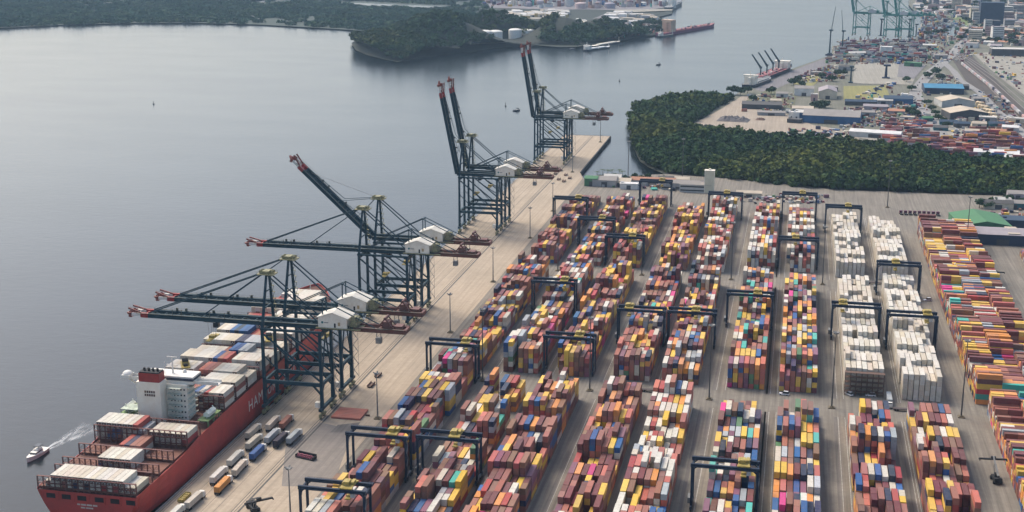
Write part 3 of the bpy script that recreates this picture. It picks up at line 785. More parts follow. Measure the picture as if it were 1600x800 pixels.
    for x in (-3.6, 5.1): mb.box(x, x+.08, -3.1, 3.1, 71.75, 71.83)
    for y in (-3.1, 3.02): mb.box(-3.6, 5.2, y, y+.08, 71.75, 71.83)
    for x in (-3.6, -1, 2, 5.1):
        for y in (-3.1, 3.02): mb.box(x, x+.08, y, y+.08, 70.8, 71.8)
    mb.build('mast_head', OLIVE if red else paint, ms)
    if detail:
        mb = MB()
        for k in range(7):
            z = H+2.5+k*3.4; yy = 7.6-(7.6-1.7)*(z-H)/26.5
            mb.box(.9, 2.4, yy-.4, yy+1.1, z, z+.12); mb.bar((1.1, yy+.6, z), (2.2, yy+.2, z+3.3), .22)
        mb.build('ladder', OLIVE, ms)
    for s in (-1, 1):
        mb = MB(); mb.bar((1.5, s*1.8, 70.3), (LS-1, s*3.3, H+3), .5, .55); mb.build('backstay', paint, t)
        mb = MB(); mb.bar((4, s*3.3, H+3), (LS, s*2.6, 59.4), .45); mb.bar((LS, s*2.6, 59.4), (57, s*3.3, H+3), .4); mb.bar((LS, s*3.0, H+2.8), (LS, s*2.6, 59.4), .5)
        mb.build('rear_stay', paint, t)
    mb = MB(); mb.box(LS-.3, LS+.3, -2.6, 2.6, 59.1, 59.7); mb.build('stay_tie', paint, t)
    # machinery house
    mb = MB(); mb.gable(28.4, 43.2, -5.2, 5.2, H+2.2, H+7.2, H+9.7, 'y')
    hs = mb.build('machinery_house', CREAM if red else LGREY, t)
    mb = MB()
    for s in (-1, 1):
        x0, x1 = (27.6, 35.8) if s < 0 else (35.8, 44.0)
        za, zb = (H+7.1, H+9.9) if s < 0 else (H+9.9, H+7.1)
        mb.poly([(x0,-5.5,za),(x1,-5.5,zb),(x1,5.5,zb),(x0,5.5,za),(x0,-5.5,za+.18),(x1,-5.5,zb+.18),(x1,5.5,zb+.18),(x0,5.5,za+.18)], [(0,3,2,1),(4,5,6,7),(0,1,5,4),(1,2,6,5),(2,3,7,6),(3,0,4,7)])
    mb.build('roof', mk('roof_cream', (.62,.585,.50), .6, .1, .3) if red else LGREY, hs)
    if red:
        mb = MB(); mb.box(36.6, 37.5, -5.26, -5.2, H+2.4, H+4.6); mb.build('door', DARK, hs)
        mb = MB(); mb.box(38.6, 39.8, -5.26, -5.2, H+3.4, H+5.2); mb.build('shutter', mk('ochre_shutter', (.42,.30,.14), .7), hs)
        mb = MB(); mb.cyl((30.6, -5.2, H+4.8), (30.6, -5.26, H+4.8), .62, n=10); mb.build('emblem', mk('emblem_teal', (.03,.16,.15), .6), hs)
        mb = MB(); mb.box(31.5, 33.7, -5.25, -5.2, H+4.55, H+4.95); mb.build('nameplate', STEEL, hs)
    mb = MB(); mb.box(44.6, 48, -4.4, 4.4, H+3.05, H+5.2); mb.box(45, 47.2, -3.6, -.6, H+5.2, H+7.8); mb.box(45.2, 46.6, .6, 3, H+5.2, H+7); mb.cyl((47, -3, H+6.2), (47, 3, H+6.2), .8)
    mb.box(27.2, 50, -5.9, 5.9, H+1.7, H+2.1)
    for q in range(6): mb.cyl((44.4, -5+q*2, H+2), (44.4, -5+q*2, H+7.5), .09, n=5)
    mb.build('winch_platform', OLIVE if red else paint, t)
    # stair tower on the landside leg
    if detail:
        mb = MB()
        for k in range(11):
            z = 6+k*3.4; a, b = (LS+1.0, LS+3.6) if k % 2 else (LS+3.6, LS+1.0)
            mb.bar((a, 8.9, z), (b, 8.9, z+3.4), .5, .18); mb.box(LS+.8, LS+1.6, 8.4, 9.5, z-.06, z+.06)
        for xx in (LS+.9, LS+3.7): mb.bar((xx, 8.9, 5), (xx, 8.9, H), .12)
        mb.build('stairs', STEEL, t)
        mb = MB(); mb.box(LS-3.2, LS-.8, -9.6, -7.2, 5.4, 8.2); mb.build('switch_cabinet', CREAM, t)
        mb = MB(); mb.box(6, 14.5, -8.9, -8.1, 5.5, 6.6); mb.box(16, 26, -8.9, -8.1, 5.6, 6.6) ; mb.build('number_board', LGREY, t) if False else None
    # boom, hinged at the quayside
    ca, sa = math.cos(ang), math.sin(ang); hx, hz_ = -3.2, H+1.9
    def T(p): u, y, w = p; return (hx-u*ca+w*sa, y, hz_+u*sa+w*ca)
    def rb(mb):
        mb.v = [T(p) for p in mb.v]; mb.f = [f[::-1] for f in mb.f]; return mb
    L = 60.0
    mb = MB()
    for y in (-3.3, 3.3): mb.box(0, L, y-.6, y+.6, -1.2, 1.1)
    for x in range(3, int(L), 7): mb.box(x, x+.6, -2.7, 2.7, -.8, .4)
    for x in range(3, int(L)-7, 7): mb.bar((x, -2.7, .2), (x+7, 2.7, .2), .25)
    boom = rb(mb).build('boom', paint, t)
    mb = MB()
    for y in (-4.6, 3.9): mb.box(0, L+6, y, y+.7, 1.1, 1.2)
    for y in (-4.6, 4.56):
        mb.box(0, L+6, y, y+.05, 2.1, 2.17)
        for x in range(0, int(L+6), 3): mb.box(x, x+.06, y, y+.05, 1.2, 2.15)
    for x in (18, 26, 41, 46): mb.box(x, x+.25, -4.5, -4.2, 1.2, 4.2); mb.box(x+1, x+2, 3.4, 4.3, 1.2, 2.6)
    rb(mb).build('boom_walkway', WALKM if red else paint, boom)
    mb = MB()
    for y in (-3.3, 3.3): mb.box(L, L+4, y-.62, y+.62, -1.2, 1.15)
    mb.box(L+1.5, L+2.2, -2.7, 2.7, -.5, .5)
    rb(mb).build('red_band', band, boom)
    mb = MB()
    for y in (-3.3, 3.3): mb.box(L+4, L+9, y-.5, y+.5, -.6, .8)
    mb.box(L+6, L+6.6, -2.8, 2.8, -.4, .5)
    rb(mb).build('white_nose', nose, boom)
    mb = MB(); mb.box(L+9, L+10.5, -4, 4, -1.4, 1.0); mb.bar((L+4, -3, 1), (L+11, -2.5, 2.9), .8, .7); mb.bar((L+4, 3, 1), (L+11, 2.5, 2.9), .8, .7); mb.bar((L+10.4, 0, -.4), (L+13.2, 0, -.2), 5, 1.6, 1.4, .5)
    for y in (-2, -.7, .7, 2): mb.cyl((L+10, y-.2, .6), (L+10, y+.2, .6), 1.2, n=10)
    mb.box(L+5, L+11, -2.4, -2.3, 3.4, 3.5)
    rb(mb).build('boom_tip', mk('tip_red_brown', (.21,.055,.04), .6, .4, .6) if red else paint, boom)
    # stays from mast head to boom
    for u, w in ((L-.5, .42), (31, .36)):
        for s in (-1, 1):
            q = T((u, s*3.3, 1.2)); mb = MB(); p = (-1, s*1.7, 71)
            if ang < .2: mb.bar(p, q, w, w*1.3); mb.bar(q, (q[0]+.2, q[1], q[2]+.2), .9)
            else:                                     # folded stays lie along the raised boom, one rope to the head
                m = T((u*.5, s*3.3, 3.6)); mb.bar(p, m, w*.7); mb.bar(m, q, w*.7)
            mb.build('forestay', paint, t)
    if ang >= .2 :
        mb = MB(); q = T((L-4, 0, 1.6)); mb.bar((-1, .3, 71.5), q, .14); mb.build('hoist_rope', STEEL, t)
    # trolley with cab and spreader
    if ang < .2: tx = hx-cabx*-1 if cabx < 0 else cabx
    else: tx = cabx
    mb = MB(); mb.box(tx-3, tx+3, -3, 3, H+.1, H+.7); mb.box(tx-2.6, tx+2.6, -2.4, 2.4, H+.7, H+1.6); tr = mb.build('trolley', STEEL if red else paint, t)
    mb = MB(); mb.box(tx+1.2, tx+3.8, -1.3, 1.3, H-3, H+.1); mb.build('operator_cab', GLASS, tr)
    sz = H-9 if tx < 0 else H-14
    mb = MB(); mb.box(tx-6.1*0-1.2, tx+1.2, -6.05, 6.05, sz, sz+.5); mb.box(tx-1.5, tx+1.5, -1.6, 1.6, sz+.5, sz+1.6); mb.build('spreader', YELM if red else paint, tr)
    mb = MB()
    for a in (-1, 1):
        for b in (-1, 1): mb.bar((tx+a*1.1, b*1.3, sz+1.5), (tx+a*1.4, b*2, H+.2), .09)
    mb.build('ropes', DARK, tr)
    mb = MB(); mb.box(57.5, 60.2, -4.6, -1.8, H-4.6, H-1.8); mb.bar((57.8, -3.2, H-1.8), (57.8, -3.2, H+.8), .3); mb.bar((59.9, -3.2, H-1.8), (59.9, -3.2, H+.8), .3)
    mb.build('service_basket', STEEL if red else paint, t)
    return t
QR = -253.0
STS = [(604, 0, 'quay crane nearest the camera, boom lowered over the red ship', -27),
       (634, 0, 'quay crane just behind the nearest one, its boom also lowered over the ship', 20),
       (756, 0, 'third quay crane along, lowered boom reaching over open water past the bow', 14),
       (787, math.radians(43), 'quay crane with its boom raised halfway, slanting over the water', 18),
       (1003, math.radians(79), 'front crane of the middle upright pair, boom raised almost vertical', 12),
       (1033, math.radians(79), 'rear crane of the middle upright pair, boom raised almost vertical', 16),
       (1309, math.radians(80.5), 'front crane of the farthest pair near the pier end, boom raised', 14),
       (1339, math.radians(80.5), 'rearmost dark quay crane at the pier end, boom raised', 17)]
for y, a, lb, cx in STS: sts((QR, y, .06), a, lb, NAVY, cabx=cx)
def far_sts(px, py, lb):
    x, y = G(px, py, .5); return sts((x, y, .5), math.radians(79), lb, TEALC, rz=-.35, red=False, cabx=16, group='pale green quay cranes in the far port', detail=False)
far_sts(1334, 55, 'pale green quay crane standing alone, leftmost in the far port')
far_sts(1382, 59, 'pale green quay crane, left one of the far port pair')
far_sts(1401, 58, 'pale green quay crane, right one of the far port pair')

# ------------------------------------------------------------------ yard gantry cranes on tyres
def make_rtg():
    t = thing('yard_gantry', 'x', 'gantry crane', (0, 0, 0), 0, 'rubber-tyred gantry cranes in the yard'); hs = SPAN/2; HB = 3.9
    for sx in (-1, 1):
        for sy in (-1, 1):
            x, y = sx*hs, sy*HB
            mb = MB(); mb.bar((x, y, 2.2), (x, y, 20.0), .75, .95, .75, 1.05); mb.build('leg', RTGN, t)
            mb = MB(); mb.box(x-.45, x+.45, y-1.9, y+1.9, 1.2, 1.7); bg_ = mb.build('bogie', RTGN, t)
            for q in (-1.1, 1.1): MB().cyl((x-.35, y+q, .75), (x+.35, y+q, .75), .75, n=12).build('wheel', DARK, bg_)
        mb = MB(); mb.box(sx*hs-.5, sx*hs+.5, -HB-2, HB+2, 1.7, 2.6); mb.build('sill_beam', RTGN, t)
        mb = MB(); mb.box(sx*hs-.4, sx*hs+.4, -HB+.5, HB-.5, 18.7, 19.9); mb.bar((sx*hs, -HB, 15.5), (sx*hs, -HB+2.6, 18.8), .4); mb.bar((sx*hs, HB, 15.5), (sx*hs, HB-2.6, 18.8), .4); mb.build('end_tie', RTGN, t)
    for sy in (-1, 1):
        mb = MB(); mb.box(-hs-.7, hs+.7, sy*HB-.55, sy*HB+.55, 20.0, 21.5)
        for s in (-1, 1): mb.bar((s*hs, sy*HB, 18.6), (s*(hs-1.8), sy*HB, 20.1), .5)
        g = mb.build('girder', RTGN, t)
        mb = MB(); y = sy*(HB+.8); mb.box(-hs, hs, y-.3, y+.3, 20.5, 20.56); mb.box(-hs, hs, y+sy*.28, y+sy*.28+.05, 21.5, 21.57)
        for k in range(10): mb.box(-hs+k*2.9, -hs+k*2.9+.06, y+sy*.28, y+sy*.28+.05, 20.5, 21.5)
        mb.build('walkway', RTGN, g)
    mb = MB(); mb.box(-hs-1.7, -hs-.55, -2.6, 2.6, 2.7, 5.2); mb.build('engine_house', STEEL, t)
    mb = MB()
    for k in range(6): mb.bar((hs+.75, -HB-1+(k % 2)*1.8, 2.6+k*2.9), (hs+.75, -HB-1+((k+1) % 2)*1.8, 2.6+(k+1)*2.9), .35, .12)
    mb.build('stairs', STEEL, t)
    mb = MB(); mb.box(-2.6, 2.6, -HB-.6, -HB+.6, 21.7, 22.2); mb.box(-2.6, 2.6, HB-.6, HB+.6, 21.7, 22.2); mb.box(-2.4, 2.4, -HB, HB, 21.9, 22.3); mb.box(-1.6, .6, -2.4, 1.2, 22.3, 24); mb.box(.9, 2.2, -1, 2.6, 22.3, 23.5); mb.cyl((-1.9, -2, 23), (-1.9, 2, 23), .6)
    tr = mb.build('trolley', YELM, t)
    mb = MB(); mb.box(1.3, 3.0, -HB+.9, -HB+2.7, 17.6, 19.9); mb.build('operator_cab', LGREY, tr)
    mb = MB(); mb.box(-1.2, 1.2, -3.05, 3.05, 16.6, 17.1); mb.box(-1, 1, -1.2, 1.2, 17.1, 17.8); mb.build('spreader', YELM, tr)
    mb = MB()
    for a in (-1, 1):
        for b in (-1, 1): mb.bar((a*.9, b*1, 17.7), (a*1.1, b*1.6, 21.9), .07)
    mb.build('ropes', DARK, tr)
    return t
RT = [(1, 471, .55, 'yard gantry nearest the quay at the frame bottom, over the first block'),
      (1, 529.5, .65, 'yard gantry over the first block beside the dark apron patch'),
      (1, 661, .7, 'yard gantry over the first block, level with the nearest pair of quay cranes'),
      (1, 1042, .6, 'farthest yard gantry over the first block from the quay'),
      (2, 532.5, .3, 'nearest yard gantry over the second block from quay'),
      (2, 794, .6, 'middle yard gantry over the second block from quay'),
      (2, 973, .4, 'farthest yard gantry over the second block from quay'),
      (3, 685, .5, 'yard gantry over the third block, at the near edge of the middle yard'),
      (3, 921, .5, 'yard gantry over the third block, at the near edge of the far yard'),
      (3, 1127, .5, 'yard gantry over the third block, far end by the sheds'),
      (4, 744, -.65, 'only yard gantry over the fourth block, trolley at its left end'),
      (5, 746, .2, 'near yard gantry over the fifth block, side by side with the fourth block gantry'),
      (5, 1086, .1, 'far yard gantry over the fifth block, in front of the pale tower'),
      (6, 526, .7, 'yard gantry over the sixth block nearest the frame bottom, yellow trolley at right'),
      (6, 790, .4, 'yard gantry over the sixth block in the middle yard'),
      (7, 939, -.2, 'near yard gantry over the seventh block'),
      (7, 1098, .2, 'far yard gantry over the seventh block, before the parked cars'),
      (8, 778, -.7, 'near yard gantry over the white boxes of the eighth block'),
      (8, 1055, .3, 'far yard gantry over the white boxes of the eighth block'),
      (9, 766, .75, 'near yard gantry over the white boxes of the ninth block'),
      (9, 882, -.2, 'far yard gantry over the white boxes of the ninth block')]
proto = make_rtg()
for i, (b, y, q, lb) in enumerate(RT):
    o = proto if i == 0 else dup(proto, (0, 0, 0))
    o.location = (LEG[b]+SPAN/2, y+3.9, .02); o['label'] = lb
    for ch in o.children:
        if ch.name.startswith('trolley'): ch.location.x = q*(SPAN/2-2.5)
# tyre runways under the gantry legs
mb = MB()
for b in range(1, 10):
    for x in (LEG[b], LEG[b]+SPAN):
        for y0, y1 in ((440, 650), (676, 886), (912, 1125)): mb.poly([(x-.9, y0, .02), (x+.9, y0, .02), (x+.9, y1, .02), (x-.9, y1, .02)], [(0,1,2,3)])
struct('gantry_runways', mb, [RUNW])
# truck lanes, slightly worn
mb = MB()
for b in range(1, 10):
    for y0, y1 in ((440, 652), (672, 890), (908, 1130)):
        mb.poly([(LEG[b]+1.4, y0, .012), (BL[b]-.9, y0, .012), (BL[b]-.9, y1, .012), (LEG[b]+1.4, y1, .012)], [(0,1,2,3)])
struct('truck_lanes', mb, [concrete('lane_concrete', (.275,.24,.19), (.17,.148,.12), lane=True, seams=False)])
mb = MB()
for b in range(1, 10):
    for y0, y1 in ((440, 650), (677, 884), (913, 1115)):
        for x in (LEG[b]+1.3, BL[b]-.75): mb.poly([(x-.08, y0, .026), (x+.08, y0, .026), (x+.08, y1, .026), (x-.08, y1, .026)], [(0,1,2,3)])
struct('lane_markings', mb, [mk('worn_white_line', (.5,.49,.46), .8, .4, .5)])
# ------------------------------------------------------------------ lighting masts
def make_mast(h, arms):
    t = thing('light_mast', 'x', 'light mast', (0,0,0), 0, 'lighting masts')
    mb = MB(); mb.cyl((0,0,.9), (0,0,h), .42, .2, 10); mb.build('pole', STEEL if h < 30 else mk('mast_dark', (.07,.07,.07), .5), t)
    mb = MB(); mb.box(-1.6, 1.6, -1.6, 1.6, 0, .5); mb.box(-.9, .9, -.9, .9, .5, 1.0)
    mb.build('base', mk('mast_base', (.16,.13,.08), .8, .4, 1.0), t)
    mb = MB(); mb.cyl((0,0,h-.5), (0,0,h-.2), 1.3 if arms > 2 else .7, n=12)
    for k in range(arms):
        a = 2*PI*k/arms; mb.bar((math.cos(a)*1.0, math.sin(a)*1.0, h-.2), (math.cos(a)*1.7, math.sin(a)*1.7, h+.35), .7, .35)
    mb.build('lamp_head', STEEL, t); return t
m40 = make_mast(40, 8); m25 = make_mast(24, 4); u40 = u25 = False
def mast(x, y, big, lb):
    global u40, u25
    if big: o = m40 if not u40 else dup(m40, (0,0,0)); u40 = True
    else: o = m25 if not u25 else dup(m25, (0,0,0)); u25 = True
    o.location = (x, y, .07 if x < -193.5 else .03); o['label'] = lb
for x, y, lb in [(-157.2,665,'tall light mast between first and second blocks, before the near cross road'),
    (-98.6,662,'tall light mast at the near cross road, between third and fourth blocks'),
    (-36.2,662,'tall light mast at the near cross road, between fifth and sixth blocks'),
    (25.6,662.5,'tall light mast at the near cross road, between seventh and eighth blocks'),
    (88.6,662.5,'tall light mast at the near cross road, right of the ninth block'),
    (-98.6,898.5,'tall light mast at the far cross road, between third and fourth blocks'),
    (-37.4,899.5,'tall light mast at the far cross road, between fifth and sixth blocks'),
    (23.6,900,'tall light mast at the far cross road, between seventh and eighth blocks'),
    (-157.6,898,'tall light mast at the far cross road, between first and second blocks'),
    (-148.2,1214,'tall light mast behind the yard, seen against the creek'),
    (-100.2,1237,'tall light mast behind the yard, seen against the mangrove edge'),
    (80.5,1161,'tall light mast at the far yard edge against the mangrove wood'),
    (129.5,1021,'tall light mast by the grey roofed shed at the right edge')]: mast(x, y, True, lb)
for y, lb in [(481,'slim light mast on the quay apron nearest the frame bottom'), (600,'slim light mast on the apron beside the rust red hatch cover'),
    (744,'slim light mast on the apron, third one from the frame bottom'), (860,'slim light mast on the apron, fourth one from the frame bottom'),
    (989,'slim light mast on the apron, fifth one from the frame bottom'), (1087,'slim light mast on the apron beside the farthest first block gantry'),
    (1262,'slim light mast on the pier beside its dark side wall'), (1440,'slim light mast near the end of the pier')]:
    mast(-195.6 if y < 1200 else (-208 if y < 1300 else -207), y, False, lb)

# ------------------------------------------------------------------ trucks on the apron
def make_truck():
    t = thing('terminal_truck', 'x', 'truck', (0,0,0), 0, 'terminal trucks with trailers on the quay')
    mb = MB(); mb.box(-1.2, 1.2, -6.3, 6.2, 1.05, 1.3); mb.box(-.55, .55, -6.2, 8.6, .75, 1.05)
    for y in (-6.1, 0, 6): mb.box(-1.22, 1.22, y-.12, y+.12, 1.3, 1.36)
    mb.build('trailer_bed', mk('trailer_dark', (.04,.04,.045), .7), t)
    mb = MB(); mb.box(-1.2, 1.2, 7.2, 9.1, .8, 2.2); mb.poly([(-1.2,7.2,2.2),(1.2,7.2,2.2),(1.2,9.1,2.2),(-1.2,9.1,2.2),(-1.1,7.3,3.2),(1.1,7.3,3.2),(1.1,8.7,3.2),(-1.1,8.7,3.2)], [(4,5,6,7),(0,1,5,4),(1,2,6,5),(2,3,7,6),(3,0,4,7)])
    c = mb.build('cab', CWHT, t)
    mb = MB(); mb.poly([(-1.0,9.06,2.25),(1.0,9.06,2.25),(1.0,8.8,3.05),(-1.0,8.8,3.05)], [(0,1,2,3)]); mb.build('windscreen', GLASS, c)
    for y in (-5.4, -4.1, 6.2, 8.4):
        for s in (-1, 1):
            mb = MB(); mb.cyl((s*.75, y, .5), (s*1.2, y, .5), .5, n=10); mb.build('wheel', DARK, t)
    return t
tp = make_truck()
TR = [(394,674,'cream','cream container on the truck nearest the hull, behind the blue one'), (395,690,'cream','cream container on a truck right beside the blue container'),
      (401,706,'blue','bright blue container on a truck at the quay, nearest of the blue ones'), (425,661,'cream','cream container on the truck beside the rust one, at the crane leg'),
      (446,659,'rust','rust container on the truck nearest the crane legs'), (424,681,'grey','grey blue container on a truck in the middle of the group'),
      (438,686,'navy','navy container on a truck between two grey ones'), (458,682,'grey','pale grey container on the truck outermost from the ship'),
      (366,716,'white','white container on a truck closest to the red hull amidships'), (373,731,'cream','cream container on a truck directly right of the white one'),
      (340,742,'white','white container on a truck beside the orange one'), (347,757,'orange','orange container on a truck at the quay'),
      (302,781,'cream','cream container on a truck beside the yellow lashing bin'), (272,803,'white','white container on the truck cut by the frame bottom')]
for i, (px, py, c, lb) in enumerate(TR):
    x, y = G(px, py, 2.6); o = tp if i == 0 else dup(tp, (0,0,0)); o.location = (x, y, .075); o.rotation_euler[2] = rng.normal()*.02
    o['label'] = f'terminal truck carrying the {lb.split(" on ")[0].replace(" container","")} box, ' + lb.split(' truck ', 1)[1] if ' truck ' in lb else lb
    s = single(x, y, 1.44, 'y', L40, 2.59, c, lb, 'containers riding on quay trucks'); s.rotation_euler[2] = o.rotation_euler[2]

# hatch cover and gear on the apron
x, y = -210.9, 602.4; t = thing('hatch_cover', 'flat rust red hatch cover lying on the quay apron', 'hatch cover', (x, y, .07))
mb = MB(); mb.box(-7.5, 7.5, -6.8, 6.8, .1, 1.0); 
for k in range(7): mb.box(-7.2, 7.2, -6.2+k*2.0, -6.05+k*2.0, 1.0, 1.06)
for sx in (-1, 1):
    for sy in (-1, 1): mb.box(sx*6.6-.5, sx*6.6+.5, sy*6-.5, sy*6+.5, 0, .1)
mb.build('panel', mk('hatch_red', (.34,.11,.075), .75, .25, .25, dirt=(.2,.12,.09)), t)
mb = MB(); mb.box(8.2, 10.4, -.2, .4, 0, .8); mb.build('lifting_lug', MBROWN, t)
x, y = G(478, 713, 1); t = thing('lifting_frame', 'dark lifting frame loaded with maroon gear, lying on the apron', 'lifting frame', (x, y, .08), -.28)
mb = MB(); mb.box(-5, 5, 1.1, 1.6, .4, 2.4); mb.box(-5, 5, -1.6, -1.3, .2, .6); mb.box(-5, -4.6, -1.5, 1.5, .2, 1.6); mb.box(4.6, 5, -1.5, 1.5, .2, 1.6); mb.build('frame', DARK, t)
mb = MB()
for k in range(7): mb.cyl((-4+k*1.25, -1.2, .8), (-4+k*1.25, 1, .8+.3*(k % 2)), .55, n=8); mb.box(-4.4+k*1.25, -3.7+k*1.25, -.6, .3, 1.2, 1.8)
mb.build('gear', mk('maroon_gear', (.20,.03,.06), .6, .5, 1.2, dirt=(.3,.25,.22)), t)
x, y = G(288, 777, .8); t = thing('lashing_bin', 'low yellow lashing bin on the quay edge by the red hull', 'bin', (x, y, .07))
mb = MB(); mb.box(-1.3, 1.3, -4, 4, .2, .5); mb.box(-1.3, -1.15, -4, 4, .5, 1.5); mb.box(1.15, 1.3, -4, 4, .5, 1.5); mb.box(-1.15, 1.15, -4, -3.85, .5, 1.5); mb.box(-1.15, 1.15, 3.85, 4, .5, 1.5)
for k in range(4): mb.box(-1, 1, -3.4+k*1.9, -2.2+k*1.9, .5, 1.2)
mb.build('bin_body', YELM, t)
RK = [(580,603,7,'small dark steel rack on the apron near the crane rail, nearer one'), (591,588,6,'small dark steel rack on the apron by the light mast head')]
RK += [(px, py, 7, f'dark steel rack at the foot of the pier, {ORD[i+1]} of the six there') for i, (px, py) in enumerate(((868,272),(876,267),(884,274),(873,281),(881,284),(890,279)))]
for px, py, ln, lb in RK:
    x, y = G(px, py); t = thing('spreader_rack', lb, 'rack', (x, y, .07)); mb = MB()
    mb.box(-1.3, 1.3, -ln/2, ln/2, .5, .8); mb.box(-1.2, -.9, -ln/2, ln/2, .8, 1.5); mb.box(.9, 1.2, -ln/2, ln/2, .8, 1.5)
    for q in (-1, 1): mb.box(-1.1, 1.1, q*ln*.4-.2, q*ln*.4+.2, 0, .5)
    mb.build('rack_frame', MBROWN, t)

# reach stackers
def make_stacker():
    t = thing('reach_stacker', 'x', 'reach stacker', (0,0,0), 0, 'reach stackers')
    mb = MB(); mb.box(-1.5, 1.5, -3.6, 3.4, .9, 2.0); mb.box(-1.6, 1.6, -4.2, -2.6, .9, 2.9); mb.build('chassis', DARK, t)
    mb = MB(); mb.box(-.9, .7, -1.2, .7, 2.0, 3.9); mb.build('cab', GLASS, t)
    mb = MB(); mb.bar((0, -3, 3.6), (0, 7.6, 8.6), .8, .9, .6, .6); mb.bar((-.5, 1.5, 2), (-.5, 3.6, 6.4), .3); mb.bar((.5, 1.5, 2), (.5, 3.6, 6.4), .3); mb.build('boom', STEEL, t)
    mb = MB(); mb.box(-6, 6, 7.2, 8.2, 7.0, 7.6); mb.box(-1, 1, 7.2, 8.2, 7.6, 8.6); mb.box(-6.1, -5.7, 6.7, 8.7, 6.7, 7.2); mb.box(5.7, 6.1, 6.7, 8.7, 6.7, 7.2); mb.build('spreader', DARK, t)
    for y, r in ((2.3, .85), (-2.9, .7)):
        for s in (-1, 1): m2 = MB(); m2.cyl((s*1.1, y, r), (s*2.0, y, r), r, n=12); m2.build('wheel', DARK, t)
    return t
rs = make_stacker(); first = True
for px, py, rz, lb in ((1556,752,.1,'reach stacker on the grey road by the nearest crosswise stack'), (1556,446,.0,'reach stacker parked right of the far crosswise stack'), (396,797,-2.4,'reach stacker on the apron at the frame bottom')):
    x, y = G(px, py); o = rs if first else dup(rs, (0,0,0)); first = False; o.location = (x, y, .07); o.rotation_euler[2] = rz; o['label'] = lb
# flatbed trailers left on the cross roads
def make_flat():
    t = thing('flatbed_trailer', 'x', 'trailer', (0,0,0), 0, 'empty flatbed trailers')
    mb = MB(); mb.box(-6.2, 6.2, -1.2, 1.2, 1.0, 1.35); mb.box(-6, 6, -.5, .5, .7, 1.0)
    mb.build('bed', mk('trailer_rust', (.06,.05,.05), .8, .5, 1, dirt=(.14,.09,.07)), t)
    for x in (-5, -3.8, 4.6):
        for s in (-1, 1): m2 = MB(); m2.cyl((x, s*.7, .5), (x, s*1.2, .5), .5, n=10); m2.build('wheel', DARK, t)
    return t
fl = make_flat(); first = True
for x, y, lb in ((-66.3,667,'empty flatbed trailer between the fourth and fifth blocks'), (62,665.5,'empty flatbed trailer between the eighth and ninth blocks, near cross road'), (58.5,908.5,'empty flatbed trailer by the white boxes at the far cross road')):
    o = fl if first else dup(fl, (0,0,0)); first = False; o.location = (x, y, .02); o['label'] = lb
# box on a truck at the eighth block
x, y = 54.5, 676.0; o = dup(tp, (x, y, .03), PI); o['label'] = 'terminal truck with a pale box standing beside the reefer rack'
single(x, y, 1.4, 'y', L40, 2.59, 'grey', 'pale grey container on the truck beside the reefer rack', 'containers riding on quay trucks')
# reefer rack
t = thing('reefer_rack', 'brown steel reefer rack with four decks before the white boxes', 'reefer rack', (32.4, 683.4, .02))
for k in range(8):
    mb = MB(); mb.box(k*2.8-.15, k*2.8+.15, -.2, .2, 0, 12.4); mb.box(k*2.8-.15, k*2.8+.15, 2.4, 2.8, 0, 12.4); mb.build('post', MBROWN, t)
for k in range(5):
    mb = MB(); z = 2.6*k+1.9; mb.box(-.3, 19.9, -.3, 2.9, z, z+.12); mb.box(-.3, 19.9, -.3, -.24, z+1.05, z+1.12); mb.box(-.3, 19.9, -.3, -.24, z+.55, z+.6)
    if k < 5: mb.build('deck', MBROWN, t)
mb = MB()
for k in range(4): mb.bar((0+k*4.9, 1.3, 2.0+(0)), (4.9+k*4.9, 1.3, 4.5), .2)
mb.build('brace', MBROWN, t)

# ------------------------------------------------------------------ cars and vans
def car_mesh(name, paint, big=False):
    mb = MB(); l, w, h = (2.6, .95, 1.0) if big else (2.2, .88, .75)
    mb.mat(0).poly([(-w,-l,.3),(w,-l,.3),(w,l,.3),(-w,l,.3),(-w,-l*.98,h),(w,-l*.98,h),(w,l*.96,h*.92),(-w,l*.96,h*.92)], [(4,5,6,7),(0,1,5,4),(1,2,6,5),(2,3,7,6),(3,0,4,7)])
    y0, y1 = (-l*.95, l*.35) if big else (-l*.72, l*.38); zt = 2.1 if big else 1.42
    mb.mat(1).poly([(-w*.95,y0,h),(w*.95,y0,h),(w*.95,y1,h),(-w*.95,y1,h),(-w*.8,y0+.35,zt-.06),(w*.8,y0+.35,zt-.06),(w*.8,y1-.7,zt-.06),(-w*.8,y1-.7,zt-.06)], [(0,1,5,4),(1,2,6,5),(2,3,7,6),(3,0,4,7)])
    mb.mat(0).box(-w*.8, w*.8, y0+.35, y1-.7, zt-.06, zt)
    mb.mat(2)
    for y in (-l*.62, l*.62):
        for s in (-1, 1): mb.cyl((s*w*.75, y, .32), (s*w*1.02, y, .32), .32, n=8)
    return mb.mesh(name, [paint, GLASS, DARK])
CP = {k: mk('car_'+k, c, .35, .1, 1, spec=.6) for k, c in dict(white=(.7,.7,.7), silver=(.36,.37,.38), black=(.02,.02,.022), grey=(.12,.12,.13), red=(.35,.03,.03), blue=(.03,.07,.2)).items()}
CM = {k: car_mesh('parked_car', m) for k, m in CP.items()}
VAN = car_mesh('van', CP['white'], True)
rows = [((1172,311),(1222,308),12,'back row behind the sixth block'), ((1180,318),(1222,316),9,'front row behind the sixth block'), ((1225,309),(1284,306),13,'back row behind the seventh block'), ((1228,317),(1286,316),12,'front row behind the seventh block')]
